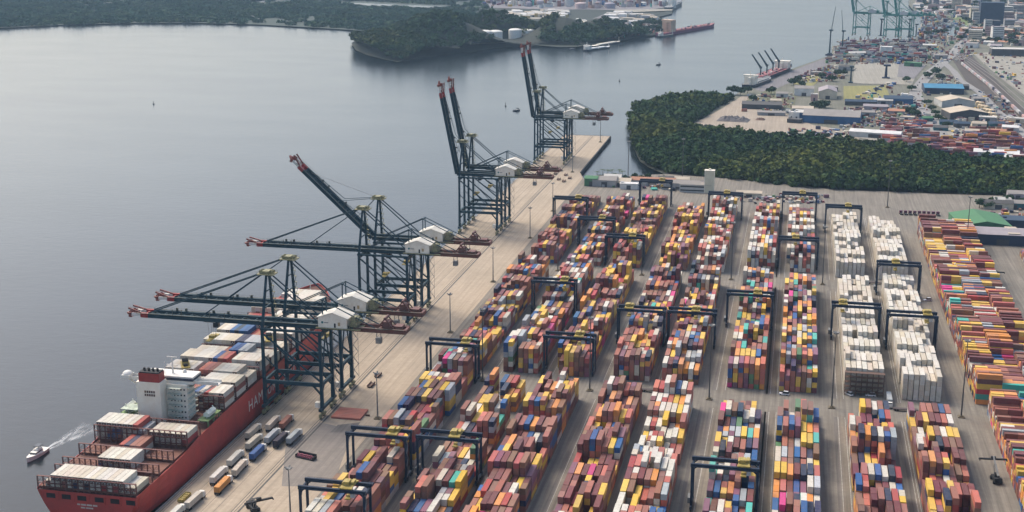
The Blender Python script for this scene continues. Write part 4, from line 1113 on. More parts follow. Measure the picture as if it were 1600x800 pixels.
for (a, b, n, rn) in rows:
    A = G(*a); B = G(*b)
    for k in range(n):
        if rng.random() < .12: continue
        c = ['white','silver','black','grey','white','silver','red','blue'][int(rng.integers(8))]; f = k/(n-1)
        o = put('parked_car', CM[c], None, (A[0]+(B[0]-A[0])*f, A[1]+(B[1]-A[1])*f, .05), .25+rng.normal()*.06)
        tag(o, f'{c} car, {ORD[k+1]} from left, {rn}, before the mangroves', 'car', 'cars parked before the mangrove wood')
for px, py, lb in ((1225,617,'white van at the frame side of the seventh block, near cross road'), (1326,617,'white van parked before the reefer rack, left one'), (1360,619,'white van parked before the reefer rack, right one'), (1563,453,'white van standing right of the far crosswise stack'), (1449,470,'white van on the road beside the far crosswise stack')):
    x, y = G(px, py); o = put('van', VAN, None, (x, y, .05), .4+rng.random()*2); tag(o, lb, 'van', 'white vans in the yard')
# dark tractors in a row at the far edge
def make_tractor():
    t = thing('yard_tractor', 'x', 'tractor unit', (0,0,0), 0, 'maroon tractor units parked in a row')
    mb = MB(); mb.box(-1.2, 1.2, 1, 3.2, .9, 3.0); mb.build('cab', mk('tractor_maroon', (.13,.035,.06), .5, .3, 1), t)
    mb = MB(); mb.box(-.9, .9, -3.4, 1, .7, 1.2); mb.build('chassis', DARK, t)
    for y in (2.2, -2.4):
        for s in (-1, 1): m2 = MB(); m2.cyl((s*.7, y, .5), (s*1.2, y, .5), .5, n=8); m2.build('wheel', DARK, t)
    return t
tr0 = make_tractor(); x0, y0 = G(1408, 335); x1, y1 = G(1466, 337)
for k in range(9):
    o = tr0 if k == 0 else dup(tr0, (0,0,0)); o.location = (x0+(x1-x0)*k/8, y0+(y1-y0)*k/8, .03); o.rotation_euler[2] = .1
    o['label'] = f'maroon tractor unit, {ORD[k+1]} from the left in the row before the mangroves'
# platforms seen at the right edge
for i, (px, py, c) in enumerate(((1512,392,'ochre'), (1528,398,'dark'), (1541,403,'dark'))):
    x, y = G(px, py); t = thing('tip_trailer', f'{c} tip trailer parked right of the crosswise stack, {ORD[i+1]} from left', 'trailer', (x, y, .03), .5)
    mb = MB(); mb.box(-1.3, 1.3, -3.6, 3.6, 1.0, 1.2); mb.box(-1.3, -1.2, -3.6, 3.6, 1.2, 2.4); mb.box(1.2, 1.3, -3.6, 3.6, 1.2, 2.4); mb.box(-1.2, 1.2, -3.6, -3.5, 1.2, 2.4); mb.box(-1.2, 1.2, 3.5, 3.6, 1.2, 2.4)
    mb.build('body', mk('ochre_tip', (.35,.27,.15), .7, .3, .8) if c == 'ochre' else MBROWN, t)
    for yy in (-2.6, -1.4, 2.4):
        for s in (-1, 1): m2 = MB(); m2.cyl((s*.8, yy, .5), (s*1.3, yy, .5), .5, n=8); m2.build('wheel', DARK, t)
# ------------------------------------------------------------------ the container ship
ship = thing('container_ship', 'long red container ship moored at the quay under the cranes', 'ship', (SHX, 469, 0))
HRED = mk('hull_red', (.46,.058,.044), .5, .22, .12, dirt=(.22,.05,.04))
BOOT = mk('hull_boot', (.10,.02,.02), .7, .3, .3)
DKRED = mk('deck_oxide', (.165,.068,.045), .8, .35, .3, dirt=(.12,.06,.04))
LATT = mk('lattice_red', (.115,.04,.034), .7, .35, .8, dirt=(.12,.06,.05))
ST = [ # y, deck half beam, water half beam, deck z, centre keel offset
 (0, 22.6, 13, 10.0, 0), (3, 23, 17.5, 10.0, 0), (12, 23, 21, 10.1, 0), (30, 23, 23, 10.3, 0), (44, 23, 23, 10.8, 0), (58, 23, 23, 12.6, 0), (90, 23, 23, 14.0, 0), (150, 23, 23, 15.0, 0),
 (205, 23, 22.4, 15.6, 0), (228, 22.4, 17.5, 16.6, 0), (245, 20, 11.5, 18.6, 0), (260, 15.5, 6, 20.6, 0), (271, 9.5, 2.2, 22.0, 0), (279, 3.2, .4, 23.0, 0), (281.5, .15, .05, 23.3, 0)]
def section(s):
    y, bd, bw, zd, _ = s; zs = [zd, zd-3, 4 if zd > 9 else 3, .5, -2.0, -3.6, -8]; P = []
    yo = lambda z: y+ (0 if y < 240 else (-(zd-z)*.32*(y-240)/40))
    for sgn in (1, -1):
        row = []
        for z in zs:
            t = min(1, max(0, (z+3.4)/(zd+3.4))); b = bw+(bd-bw)*(t**.55 if y < 40 else t**1.25)
            if z < -3.4: b = bw*(.9 if z > -5 else .5)
            row.append((sgn*b, yo(z), z))
        P += row if sgn == 1 else row[::-1]
    return P
P = []; n = 14
for s in ST: P += section(s)
mb = MB(); Fs = []
for i in range(len(ST)-1):
    for k in range(n-1):
        Fs.append((i*n+k, i*n+k+1, (i+1)*n+k+1, (i+1)*n+k))
Fs = [f[::-1] for f in Fs]
mb.poly(P, Fs); mb.poly(P[:n], [tuple(range(n))])
hull = mb.build('hull', HRED, ship)
mb = MB()   # bulwark rail and rubbing strake
for i in range(len(ST)-1):
    for s in (-1, 1):
        a, b = ST[i], ST[i+1]; mb.bar((s*(a[1]-.1), a[0], a[3]+.35), (s*(b[1]-.1), b[0], b[3]+.35), .25, .9)
mb.build('bulwark', HRED, ship)
mb = MB(); Pd = []
for s in ST[1:-1]: Pd += [(s[1]-.3, s[0], s[3]-.25), (-(s[1]-.3), s[0], s[3]-.25)]
mb.poly(Pd, [(2*i, 2*i+2, 2*i+3, 2*i+1) for i in range(len(ST)-3)]); mb.build('main_deck', DKRED, ship)
# stern openings and name
for k in range(6): x = -18.5+k*7.1+(.8 if k > 2 else 0); MB().box(x, x+4.0, -.12, -.02, 6.6, 8.7).build('mooring_port', mk('dark_opening', (.025,.015,.015), .9, .2, 1), hull)
for k in range(7): x = -20.5+k*7.1; MB().box(x, x+.5, -.25, -.02, 5.8, 9.4).build('stern_frame', HRED, hull)
mb = MB()
for k, (a, b) in enumerate(((-4.6,-3.2),(-2.8,-.6),(-.2,2.2),(2.6,4.6))): mb.box(a, b, -.2, -.14, 4.5, 5.2)
for a, b in ((-3,-1),(-.6,2.6)): mb.box(a, b, -.2, -.14, 3.2, 3.8)
mb.build('name_strokes', mk('stern_lettering', (.6,.5,.42), .7), hull)
# name on the side, real letters
def letters(txt, size, mat, name, parent, M):
    cu = bpy.data.curves.new(name, 'FONT'); cu.body = txt; cu.size = size; cu.extrude = .02; cu.space_character = 1.18; cu.offset = .0
    ob = bpy.data.objects.new(name+'_src', cu); COL.objects.link(ob); dg = bpy.context.evaluated_depsgraph_get()
    me = bpy.data.meshes.new_from_object(ob.evaluated_get(dg)); bpy.data.objects.remove(ob); me.materials.clear(); me.materials.append(mat); me.transform(M)
    return put(name, me, parent)
letters('HAMBURG SÜD', 8.0, CWHT, 'side_lettering', hull, Matrix(((0,0,1,23.06),(1,0,0,116.0),(0,1,0,4.2),(0,0,0,1))))
# hatch covers, lashing bridges
for bi, (yc, dz, cols) in enumerate(SHIPB):
    y = yc-469; hb = 21.8 if y < 205 else (20.4 if y < 232 else 17 if y < 245 else 12)
    mb = MB()
    for a, b in ((-hb, -hb/3-.15), (-hb/3+.15, hb/3-.15), (hb/3+.15, hb)): mb.box(a, b, y-6.1, y+6.1, dz-.1, dz+.62)
    mb.build('hatch_cover', DKRED, ship)
def bridge(y, z0, z1, hb, name='lashing_bridge'):
    mb = MB(); nlev = max(1, int(round((z1-z0)/2.6)))
    for k in range(18): x = -hb+k*2*hb/17; mb.box(x-.12, x+.12, y-.45, y-.2, z0, z1); 
    for k in range(18): x = -hb+k*2*hb/17; mb.box(x-.1, x+.1, y+.25, y+.45, z0, z1)
    for j in range(nlev+1):
        z = z0+(z1-z0)*j/nlev; mb.box(-hb, hb, y-.5, y+.5, z-.1, z+.06)
        mb.box(-hb, hb, y-.5, y-.45, min(z1, z+.95)-.05, min(z1, z+.95)+.05); mb.box(-hb, hb, y-.5, y-.45, min(z1, z+1.6)-.05, min(z1, z+1.6)+.05)
        if j < nlev:
            for k in range(17): x = -hb+k*2*hb/17; mb.bar((x, y-.35, z), (x+2*hb/17, y-.35, z+(z1-z0)/nlev), .1) if (k+j) % 2 else mb.bar((x, y-.35, z+(z1-z0)/nlev), (x+2*hb/17, y-.35, z), .1)
    mb.build(name, LATT, ship)
bridge(.6, 9.9, 15.9, 22.4); bridge(14.6, 10.0, 15.2, 22.5); bridge(21.0, 10.2, 16.0, 22.5); bridge(34.9, 10.4, 16.6, 22.5); bridge(48.8, 11.2, 20.0, 22.5); bridge(62.4, 12.6, 19.6, 22.4)
for y in (90, 104, 118, 133.2, 149, 163, 178.4, 194, 208, 222, 235.8): bridge(y, 14.4 if y < 200 else 16, 21.8 if y < 235 else 20.5, 22.2 if y < 200 else 21 if y < 225 else 17)
mb = MB(); mb.box(-15, 15, 264.2, 264.7, 19.5, 23.6); mb.build('breakwater', HRED, ship) if False else None
mb = MB()
for x in (-5, 5): mb.cyl((x-1.4, 256, 21), (x+1.4, 256, 21), .9, n=10); mb.box(x-2, x+2, 255, 257, 19.6, 20.4)
mb.cyl((0, 268, 20.5), (0, 268, 31), .35, .2, 8); mb.build('windlass', CWHT, ship)
# aft deck gear
mb = MB()
for k in range(9): x = 14+rng.random()*7; yy = 74+rng.random()*14; mb.box(x-.6, x+.6, yy-.8, yy+.8, 12.6, 13.2+rng.random()*2); mb.cyl((x-1, yy, 14), (x+1, yy+.6, 14.4), .25, n=6)
mb.build('deck_winches', mk('winch_rust', (.26,.12,.09), .7, .5, 1.2, dirt=(.4,.36,.3)), ship)
# accommodation
acc = MB(); acc.box(-13.5, 9.5, 78, 86, 12.4, 30.6); ac = acc.build('accommodation', mk('superstructure_cream', (.79,.75,.65), .55, .06, .12, dirt=(.6,.48,.32)), ship)
for lev in range(6):
    z = 14.2+lev*2.75
    for k in range(5): x = 1.2+k*1.65; MB().box(x, x+.7, 77.9, 77.99, z, z+.75).build('window', GLASS, ac)
mb = MB()
for lev in range(7): mb.box(.2, 7, 75.8, 77.9, 12.7+lev*2.75, 12.82+lev*2.75); mb.box(.2, 7, 75.8, 75.86, 13.7+lev*2.75, 13.76+lev*2.75); mb.box(9.5, 11, 77.9, 86, 12.7+lev*2.75, 12.85+lev*2.75)
for lev in range(6): a, b = (2, 6) if lev % 2 else (6, 2); mb.bar((a, 76.2, 12.8+lev*2.75), (b, 76.2, 15.5+lev*2.75), .8, .2)
mb.build('outside_stairs', mk('green_stairs', (.50,.52,.44), .7, .5, 1.0, dirt=(.16,.2,.16)), ac)
mb = MB(); mb.box(-12.6, -.6, 71.5, 78, 11.5, 33.2); cas = mb.build('funnel_casing', mk('casing_cream', (.79,.745,.63), .55, .08, .15, dirt=(.56,.42,.26)), ship)
mb = MB(); mb.box(-11.4, -1.2, 72, 77.6, 33.2, 37.4); fu = mb.build('funnel', mk('funnel_red', (.30,.035,.03), .5, .2, .3), ship)
mb = MB(); mb.box(-11.2, -1.4, 72.2, 77.4, 37.4, 37.9)
for k in range(4): mb.cyl((-9.6+k*2.2, 75, 37.8), (-9.6+k*2.2, 74.6, 39.3), .55, n=8)
mb.build('funnel_top', DARK, fu)
mb = MB()
for k in range(2):
    for j in range(5): mb.box(-8.6+j*1.1, -7.8+j*1.1, 71.38, 71.49, 26.5+k*1.6, 27.6+k*1.6)
mb.build('louvres', MBROWN, cas)
br = MB(); br.box(-13, 12, 79.5, 88.5, 30.6, 34.2); b_ = br.build('bridge', CWHT, ship)
mb = MB(); mb.box(-13.06, 12.06, 79.3, 88.6, 32.2, 33.4); mb.build('bridge_windows', mk('bridge_glass', (.03,.045,.07), .2, .1, 1), b_)
for s in (-1, 1):
    mb = MB(); mb.box(*sorted((s*11.5, s*24.2)), 80.5, 84.6, 30.7, 31.1); mb.box(*sorted((s*11.5, s*24.2)), 80.5, 80.62, 31.1, 32.3); mb.box(*sorted((s*11.5, s*24.2)), 84.48, 84.6, 31.1, 32.3)
    mb.bar((s*11, 82.5, 23.5), (s*22.5, 82.5, 30.6), .6); mb.bar((s*11, 82.5, 27.5), (s*17, 82.5, 30.6), .4); mb.bar((s*11.5, 82.5, 25.5), (s*17, 82.5, 27.7), .3)
    mb.build('bridge_wing', CWHT, b_)
mb = MB(); mb.box(-24.6, -20.4, 80, 85, 31.1, 32.6); mb.dome((-22.5, 82.5, 32.6), 2.4, 1.7); mb.build('wing_dome', CWHT, b_)
mb = MB(); mb.cyl((0, 84, 34), (0, 84, 42), .5, .25); mb.box(-3, 3, 83.8, 84.2, 38, 38.3); mb.box(-2.4, 2.4, 83.5, 83.8, 41.9, 42.3); mb.cyl((-3, 82, 34), (-3, 82, 40), .12)
mb.dome((5, 86, 34.2), 1.0, 1.4); mb.dome((-6, 85, 34.2), .8, 1.1); mb.build('radar_mast', CWHT, b_)
gd = mk('deck_green', (.13,.21,.08), .8, .35, .3, dirt=(.25,.22,.12))
for s in (-1, 1):
    mb = MB(); mb.box(*sorted((s*17, s*22.4)) if s > 0 else sorted((s*16, s*22.4)), 71, 86, 16.2, 16.6)
    for y in (72, 78, 84): mb.box(*sorted((s*21.6, s*22.2)), y, y+.6, 12.4, 16.2)
    mb.build('boat_deck', gd, ship)
    mb = MB(); x = s*20.3; mb.box(x-1.4, x+1.4, 74, 82, 17.4, 18.5); mb.gable(x-1.4, x+1.4, 74, 82, 18.5, 18.9, 19.8, 'y'); mb.bar((x, 74.6, 16.6), (x, 74.6, 20.5), .4); mb.bar((x, 81.4, 16.6), (x, 81.4, 20.5), .4)
    mb.build('lifeboat', mk('lifeboat_pale', (.58,.62,.55), .5), ship)
mb = MB(); mb.box(-21, -12.8, 70.5, 78, 15.6, 16); mb.box(-21, -12.8, 70.5, 78, 19.2, 19.5)
for x in (-20.8, -17, -13.2):
    for y in (70.7, 77.8): mb.box(x-.12, x+.12, y-.12, y+.12, 12, 19.4)
mb.bar((-20, 71, 16), (-14, 71, 19.2), .6, .2); mb.build('side_platforms', mk('platform_green', (.42,.48,.38), .6, .3, .6), ship)
# two yellow-and-dark loader heads lying on the deck boxes
for (x, y, z, lb) in ((-293.5, 592.5, 23.8, 'yellow and black spreader on the deck boxes, port side'), (-268, 640, 24.2, 'yellow and black spreader hanging low over the deck boxes')):
    t = thing('cargo_spreader', lb, 'spreader', (x, y, z), .5); mb = MB(); mb.box(-2.2, 2.2, -5.5, 5.5, 0, .5); mb.box(-1.6, 1.6, -2, 2, .5, 2.2); mb.build('beam', YELM, t)
    mb = MB(); mb.cyl((-1.5, -1, 2.4), (1.5, -1, 2.4), .8, n=8); mb.cyl((-1.5, 1.2, 2.4), (1.5, 1.2, 2.4), .8, n=8); mb.box(-1, 1, -4, -2.6, .5, 1.6); mb.build('sheaves', DARK, t)

# ------------------------------------------------------------------ motor boat and wake
bx, by = G(72, 703, WZ); cx, cy = G(42, 723, WZ); an = math.atan2(cy-by, cx-bx)-PI/2
t = thing('motor_boat', 'white motor boat with dark canopy speeding past the ship stern', 'boat', ((bx+cx)/2, (by+cy)/2, WZ), an)
Lb = math.hypot(cx-bx, cy-by)/2
mb = MB(); Q = []
for y, b, z in ((-Lb, 2.1, 1.5), (-Lb*.3, 2.4, 1.6), (Lb*.3, 2.1, 1.9), (Lb*.75, 1.1, 2.2), (Lb, .05, 2.4)):
    Q += [(-b, y, z), (-b*.8, y*.97, -.4), (b*.8, y*.97, -.4), (b, y, z)]
for i in range(4):
    for k in range(3): mb.poly([], []); mb.f.append((i*4+k, i*4+k+1, (i+1)*4+k+1, (i+1)*4+k)); mb.m.append(0)
    mb.f.append((i*4+3, i*4, (i+1)*4, (i+1)*4+3)); mb.m.append(0)
mb.f.append((0, 3, 2, 1)); mb.m.append(0); mb.v = Q
hb = mb.build('hull', CWHT, t)
mb = MB(); mb.box(-1.5, 1.5, -Lb*.45, Lb*.35, 1.6, 2.9); mb.box(-1.3, 1.3, -Lb*.4, Lb*.05, 3.0, 3.5); mb.build('cabin', CWHT, t)
mb = MB(); mb.box(-1.55, 1.55, -Lb*.3, Lb*.36, 2.2, 2.7); mb.build('windows', GLASS, t)
mb = MB(); mb.box(-1.4, 1.4, -Lb*.5, -Lb*.02, 4.7, 4.95)
for a in (-1.3, 1.3):
    for b in (-Lb*.48, -Lb*.05): mb.bar((a, b, 3), (a, b, 4.8), .08)
mb.build('canopy', GLASS, t)
def foam_mat():
    m = bpy.data.materials.new('foam'); m.use_nodes = True; n = m.node_tree; b = n.nodes['Principled BSDF']
    b.inputs['Base Color'].default_value = (.68,.71,.72,1); b.inputs['Roughness'].default_value = .9
    geo = n.nodes.new('ShaderNodeNewGeometry'); mp = n.nodes.new('ShaderNodeMapping'); mp.inputs['Rotation'].default_value = (0, 0, -an); mp.inputs['Scale'].default_value = (1.0,.18,1)
    n.links.new(geo.outputs['Position'], mp.inputs[0]); a = n.nodes.new('ShaderNodeTexNoise'); a.inputs['Scale'].default_value = .9; a.inputs['Detail'].default_value = 6; n.links.new(mp.outputs[0], a.inputs['Vector'])
    r = n.nodes.new('ShaderNodeMapRange'); r.inputs[1].default_value = .36; r.inputs[2].default_value = .60; r.inputs[4].default_value = .95; n.links.new(a.outputs[0], r.inputs[0])
    at = n.nodes.new('ShaderNodeAttribute'); at.attribute_name = 'thin'; mu = n.nodes.new('ShaderNodeMath'); mu.operation = 'MULTIPLY'; n.links.new(r.outputs[0], mu.inputs[0]); n.links.new(at.outputs['Fac'], mu.inputs[1]); n.links.new(mu.outputs[0], b.inputs['Alpha']); return m
FOAM = foam_mat(); ex, ey = G(152, 662, WZ); dx, dy = ex-bx, ey-by; ln = math.hypot(dx, dy); ux, uy = dx/ln, dy/ln; nx_, ny_ = -uy, ux
VP = []; FP = []; TH = []
for i in range(11):
    f = i/10; w = 1.4+8.5*f
    for j in range(5):
        q = (j-2)/2; VP.append((bx+ux*ln*f+nx_*w*q+ux*0, by+uy*ln*f+ny_*w*q, WZ+.05)); TH.append((1-f)**.6*(.4+.6*abs(q)**.8 if abs(q) < 1 else .0))
    if i: FP += [((i-1)*5+j, (i-1)*5+j+1, i*5+j+1, i*5+j) for j in range(4)]
me = bpy.data.meshes.new('wake'); me.from_pydata(VP, [], FP); at = me.attributes.new('thin', 'FLOAT', 'POINT'); at.data.foreach_set('value', TH); me.materials.append(FOAM); me.update()
tag(put('wake_foam', me), 'white foaming wake trailing behind the motor boat', 'wake', kind='stuff')
# ------------------------------------------------------------------ buildings
WALLM = {k: mk('wall_'+k, c, .75, .2, .15) for k, c in dict(white=(.62,.61,.58), cream=(.52,.46,.35), grey=(.28,.28,.28), blue=(.03,.10,.22), navy=(.022,.035,.07), dark=(.06,.06,.065), green=(.06,.17,.085), pink=(.46,.30,.27), brick=(.28,.14,.09), ochre=(.42,.32,.14), teal=(.03,.11,.13), pale=(.44,.44,.42), mauve=(.30,.27,.29)).items()}
ROOFM = {k: mk('roof_'+k, c, .8, .3, .12, dirt=tuple(v*.7+.03 for v in c)) for k, c in dict(grey=(.24,.22,.20), pale=(.45,.43,.39), white=(.55,.54,.51), beige=(.42,.355,.27), green=(.055,.165,.075), blue=(.035,.17,.28), navy=(.02,.045,.08), tile=(.36,.17,.10), dark=(.07,.068,.066), mauve=(.27,.24,.25)).items()}
def house(px, py, w, d, h, wall, roof, label, cat='building', name='building', kind='gable', rz=0., group=None, rise=None, axis='x', z=.3, win=False, xy=None):
    x, y = xy or G(px, py, z); t = thing(name, label, cat, (x, y, z), rz, group); rise = rise if rise is not None else h*.35; e = .35
    mb = MB(); zr = h+(rise if kind == 'gable' else 0)
    if kind == 'gable': mb.gable(-w/2, w/2, 0, d, 0, h, zr-.02, axis)
    else: mb.box(-w/2, w/2, 0, d, 0, h)
    wl = mb.build('wall', WALLM[wall], t); mb = MB()
    if kind == 'gable':
        if axis == 'x':
            for s in (0, 1):
                y0 = -e if s == 0 else d+e
                P = [(-w/2-e,y0,h-.1),(w/2+e,y0,h-.1),(w/2+e,d/2,zr+.12),(-w/2-e,d/2,zr+.12)]; P += [(a,b,c+.22) for a,b,c in P]
                mb.poly(P, [(0,1,2,3),(4,5,6,7),(0,1,5,4),(1,2,6,5),(3,0,4,7)])
        else:
            for s in (0, 1):
                x0 = -w/2-e if s == 0 else w/2+e
                P = [(x0,-e,h-.1),(x0,d+e,h-.1),(0,d+e,zr+.12),(0,-e,zr+.12)]; P += [(a,b,c+.22) for a,b,c in P]
                mb.poly(P, [(0,1,2,3),(4,5,6,7),(0,1,5,4),(1,2,6,5),(3,0,4,7)])
    else:
        mb.box(-w/2-.3, w/2+.3, -.3, d+.3, h, h+.35); mb.box(-w/2+.4, -w/2+min(3, w*.3), d*.4, d*.7, h+.35, h+1.2+h*.04)
    mb.build('roof', ROOFM[roof], t)
    if win:
        nl = max(1, int(h/3.4))
        for l in range(nl):
            MB().box(-w/2+.8, w/2-.8, -.06, -.01, l*3.4+1.3, l*3.4+2.5).build('window_band', GLASS, wl)
    else:
        mb = MB(); mb.box(-w*.12, w*.12, -.06, -.01, 0, min(h*.75, 4.5)); mb.build('door', WALLM['dark'], wl)
    return t
# sheds behind the yard
house(923, 291, 12, 12, 7, 'green', 'green', 'small green hut where the pier meets the yard', rise=1.5, z=.02)
house(944, 292, 22, 16, 6, 'grey', 'grey', 'grey ridged shed behind the first block, left one', rise=2.5, z=.02)
house(956, 289, 16, 16, 6, 'pale', 'pale', 'pale ridged shed behind the yard, second from the pier', rise=2.5, z=.02)
house(968, 292, 20, 14, 5, 'cream', 'beige', 'beige roofed shed behind the yard, third from the pier', rise=2, z=.02)
house(982, 296, 16, 8, 5, 'white', 'white', 'white flat roofed shed behind the second block', kind='flat', z=.02)
house(1020, 291, 40, 12, 5, 'pale', 'tile', 'long shed with reddish roof behind the third block', rise=2, z=.02)
house(1062, 297, 34, 12, 6, 'grey', 'grey', 'long grey shed behind the fourth block', rise=2, z=.02, win=True)
house(1086, 301, 28, 12, 7, 'pale', 'grey', 'grey shed at the foot of the pale tower', rise=2, z=.02, win=True)
house(1060, 287, 20, 10, 4, 'cream', 'beige', 'low beige roofed shed at the mangrove edge', rise=1.6, z=.02)
house(1040, 287, 14, 10, 4.5, 'dark', 'dark', 'low dark roofed shed at the mangrove edge', rise=1.6, z=.02)
house(1170, 309, 22, 9, 4, 'cream', 'beige', 'low beige shed left of the parked cars', rise=1.4, z=.02)
for k, (px, py, lb) in enumerate(((933,278,'leftmost palm of the row by the creek'),(942,275,'second palm of the row by the creek'),(950,275,'third palm of the row by the creek'),(956,275,'fourth palm of the row by the creek'),(967,277,'fifth palm of the row by the creek'),(972,279,'rightmost palm of the row by the creek'))):
    tree(px, py+4, 11+rng.random()*3, 3.6, lb, True, 'palms by the creek', z=.05)
for k, (px, py) in enumerate(((930,286),(938,283),(949,283),(962,283),(978,284),(992,282),(1003,285),(1012,282),(1034,284))):
    tree(px, py, 6+rng.random()*3, 3.5+rng.random(), f'dark tree behind the sheds, {ORD[k+1]} from the pier', False, 'trees behind the yard sheds', z=.05)
# pale tower
x, y = G(1108, 301); t = thing('water_tower', 'tall pale rectangular tower standing at the mangrove edge', 'tower', (x, y, .02))
mb = MB(); mb.box(-4.4, 4.4, -3, 3, 0, 20); mb.build('shaft', mk('tower_cream', (.56,.53,.40), .7, .12, .2, dirt=(.42,.38,.26)), t)
mb = MB(); mb.box(-4.6, 4.6, -3.2, 3.2, 20, 20.6); mb.box(-1, 1, -1, 1, 20.6, 21.8); mb.build('cap', CREAM, t)
mb = MB()
for s in (-4.4, 3.9): mb.box(s, s+.5, -3.12, -3.02, 0, 20)
mb.build('pilasters', CREAM, t)
# right edge buildings
house(0, 0, 38, 46, 7.5, 'green', 'green', 'large green roofed shed at the right edge', rise=3.2, axis='y', z=.03, xy=(150, 1072), rz=.12)
house(0, 0, 40, 18, 7, 'navy', 'navy', 'dark blue roofed building behind the grey shed', kind='flat', z=.03, xy=(186, 1098))
house(0, 0, 38, 26, 8, 'navy', 'mauve', 'grey roofed shed with dark front wall at the right edge', rise=2.2, z=.03, xy=(158, 1040))
mb = MB(); 
house(0, 0, 8, 24, 8.8, 'cream', 'beige', 'beige roof strip bay joined to the grey shed', kind='flat', z=.03, xy=(166, 1041.5))
house(0, 0, 14, 8, 5, 'cream', 'beige', 'beige cabin at the right edge beside the grey shed', kind='flat', z=.03, xy=(189, 1046))
house(0, 0, 12, 8, 5, 'pale', 'grey', 'pale cabin behind the beige cabin at right edge', kind='flat', z=.03, xy=(190, 1068))
house(1560, 327, 24, 10, 5, 'cream', 'dark', 'cream house with dark roof before the mangroves', rise=2, z=.03)
house(1566, 322, 14, 8, 5, 'white', 'pale', 'white roofed house behind the cream one', rise=2, z=.03)
house(1586, 327, 14, 10, 5, 'teal', 'grey', 'grey house right of the cream one', rise=2, z=.03)
house(1590, 312, 16, 12, 5, 'mauve', 'grey', 'grey roofed house half hidden in trees at right edge', rise=2, z=.03)
for k, (px, py, dk) in enumerate(((1545,326,1.2),(1538,322,1.5),(1552,320,1.5),(1575,320,1.),(1597,322,1.2),(1530,325,1.4))):
    tree(px, py, 7+rng.random()*3, 4+rng.random()*1.5, f'yellowish tree round the cream house, {ORD[k+1]} of the cluster', False, 'trees round the cream house', z=.05, dark=dk)

# ------------------------------------------------------------------ far port, right
house(1298, 193.5, 66, 40, 9, 'blue', 'grey', 'long blue walled warehouse with striped grey roof', name='warehouse', cat='warehouse', rise=5, rz=-.10)
house(1262, 187, 34, 26, 8, 'blue', 'pale', 'low blue walled annex left of the striped warehouse', kind='flat', rz=-.10)
house(1236, 187, 6, 6, 9, 'white', 'white', 'small white block left of the blue warehouse, outer one', kind='flat')
house(1244, 188, 7, 6, 9.5, 'white', 'white', 'small white block touching the blue warehouse', kind='flat')
house(1254, 176, 26, 18, 5, 'pale', 'beige', 'beige roofed shed behind the blue annex', rise=2)
house(1256, 150, 26, 16, 10, 'white', 'grey', 'white walled building beyond the sandy lot', rise=3)
house(1272, 158, 9, 7, 9, 'pink', 'pale', 'slim pinkish building between the white and blue roofed ones', kind='flat')
house(1293, 155, 24, 40, 10, 'cream', 'mauve', 'grey roofed hall with pale front and blue fascia', rise=4, axis='y')
house(1190, 171, 50, 24, 6, 'dark', 'dark', 'long dark roofed shed on the sandy lot', rise=2.5)
house(1205, 181, 34, 10, 4, 'grey', 'grey', 'low grey sheds at the right of the sandy lot', rise=1.5)
house(1475, 147, 52, 50, 8, 'navy', 'blue', 'bright blue roofed hall by the avenue', rise=3)
house(1497, 168, 42, 34, 8, 'pale', 'beige', 'beige roofed hall behind its twin, right of the avenue', rise=4, axis='y', rz=.2)
house(1514, 187, 46, 36, 8, 'dark', 'beige', 'beige roofed hall with dark front, nearer of the twins', rise=4, axis='y', rz=.2)
house(1404, 163, 36, 26, 7, 'blue', 'navy', 'dark blue roofed building left of the avenue bend', rise=2.5)
house(1413, 158, 9, 8, 9, 'white', 'white', 'small white block on the dark blue building', kind='flat')
house(1380, 163, 24, 16, 5, 'grey', 'pale', 'pale roofed shed left of the dark blue building', rise=2)
house(1345, 165, 40, 14, 5, 'dark', 'navy', 'low dark sheds behind the striped warehouse', rise=2)
house(1368, 172, 30, 14, 4.5, 'mauve', 'mauve', 'low mauve shed right of the striped warehouse', rise=2)
house(1366, 216, 56, 18, 6, 'pale', 'white', 'long white roofed shed at the edge of the wood', rise=2, rz=-.22)
house(1556, 248, 44, 18, 6, 'pale', 'white', 'white roofed shed before the red boxes, left one', rise=2, rz=-.14)
house(1596, 256, 34, 16, 6, 'pale', 'white', 'white roofed shed before the red boxes, right one', rise=2, rz=-.14)
house(1582, 88, 70, 30, 12, 'dark', 'pale', 'wide open fronted shed at the right edge beyond the rail yard', kind='flat')
house(1530, 200, 16, 10, 5, 'cream', 'beige', 'small beige shed before the twin halls', rise=2)
house(1470, 205, 16, 10, 4, 'teal', 'dark', 'small dark shed at the avenue foot, left one', rise=2)
house(1482, 196, 20, 10, 4, 'teal', 'navy', 'small dark shed right of the avenue', rise=2)
house(1384, 88, 20, 12, 16, 'white', 'white', 'white block among far port boxes', kind='flat', z=.6)
# towers and poles on the pale lot
def column(px, py, h, w, m, lb, nm='tower_crane', cat='crane', jib=True):
    x, y = G(px, py, .6); t = thing(nm, lb, cat, (x, y, .6)); mb = MB(); mb.bar((0,0,1), (0,0,h), w, w, w*.6, w*.6); mb.box(-w*1.3, w*1.3, -w*1.3, w*1.3, 0, 1.4); mb.box(-w, w*1.4, -w, w, h, h+2.4); mb.build('tower', m, t)
    if jib:
        mb = MB(); mb.bar((0,0,h*.75), (jib[0], 0, h*.75+jib[1]), 1.1, 1.1, .6, .6); mb.bar((0,0,h+2), (jib[0], 0, h*.75+jib[1]), .25); mb.build('jib', m, t)
    return t
DKT = mk('harbour_crane_teal', (.025,.06,.075), .6, .2, .3)
column(1329, 129, 22, 2.6, DKT, 'dark mobile crane standing on the pale lot', jib=(7, 4))
column(1384, 122, 18, 4.2, WALLM['navy'], 'dark blue silo tower at the right of the pale lot', nm='silo_tower', cat='tower', jib=False)
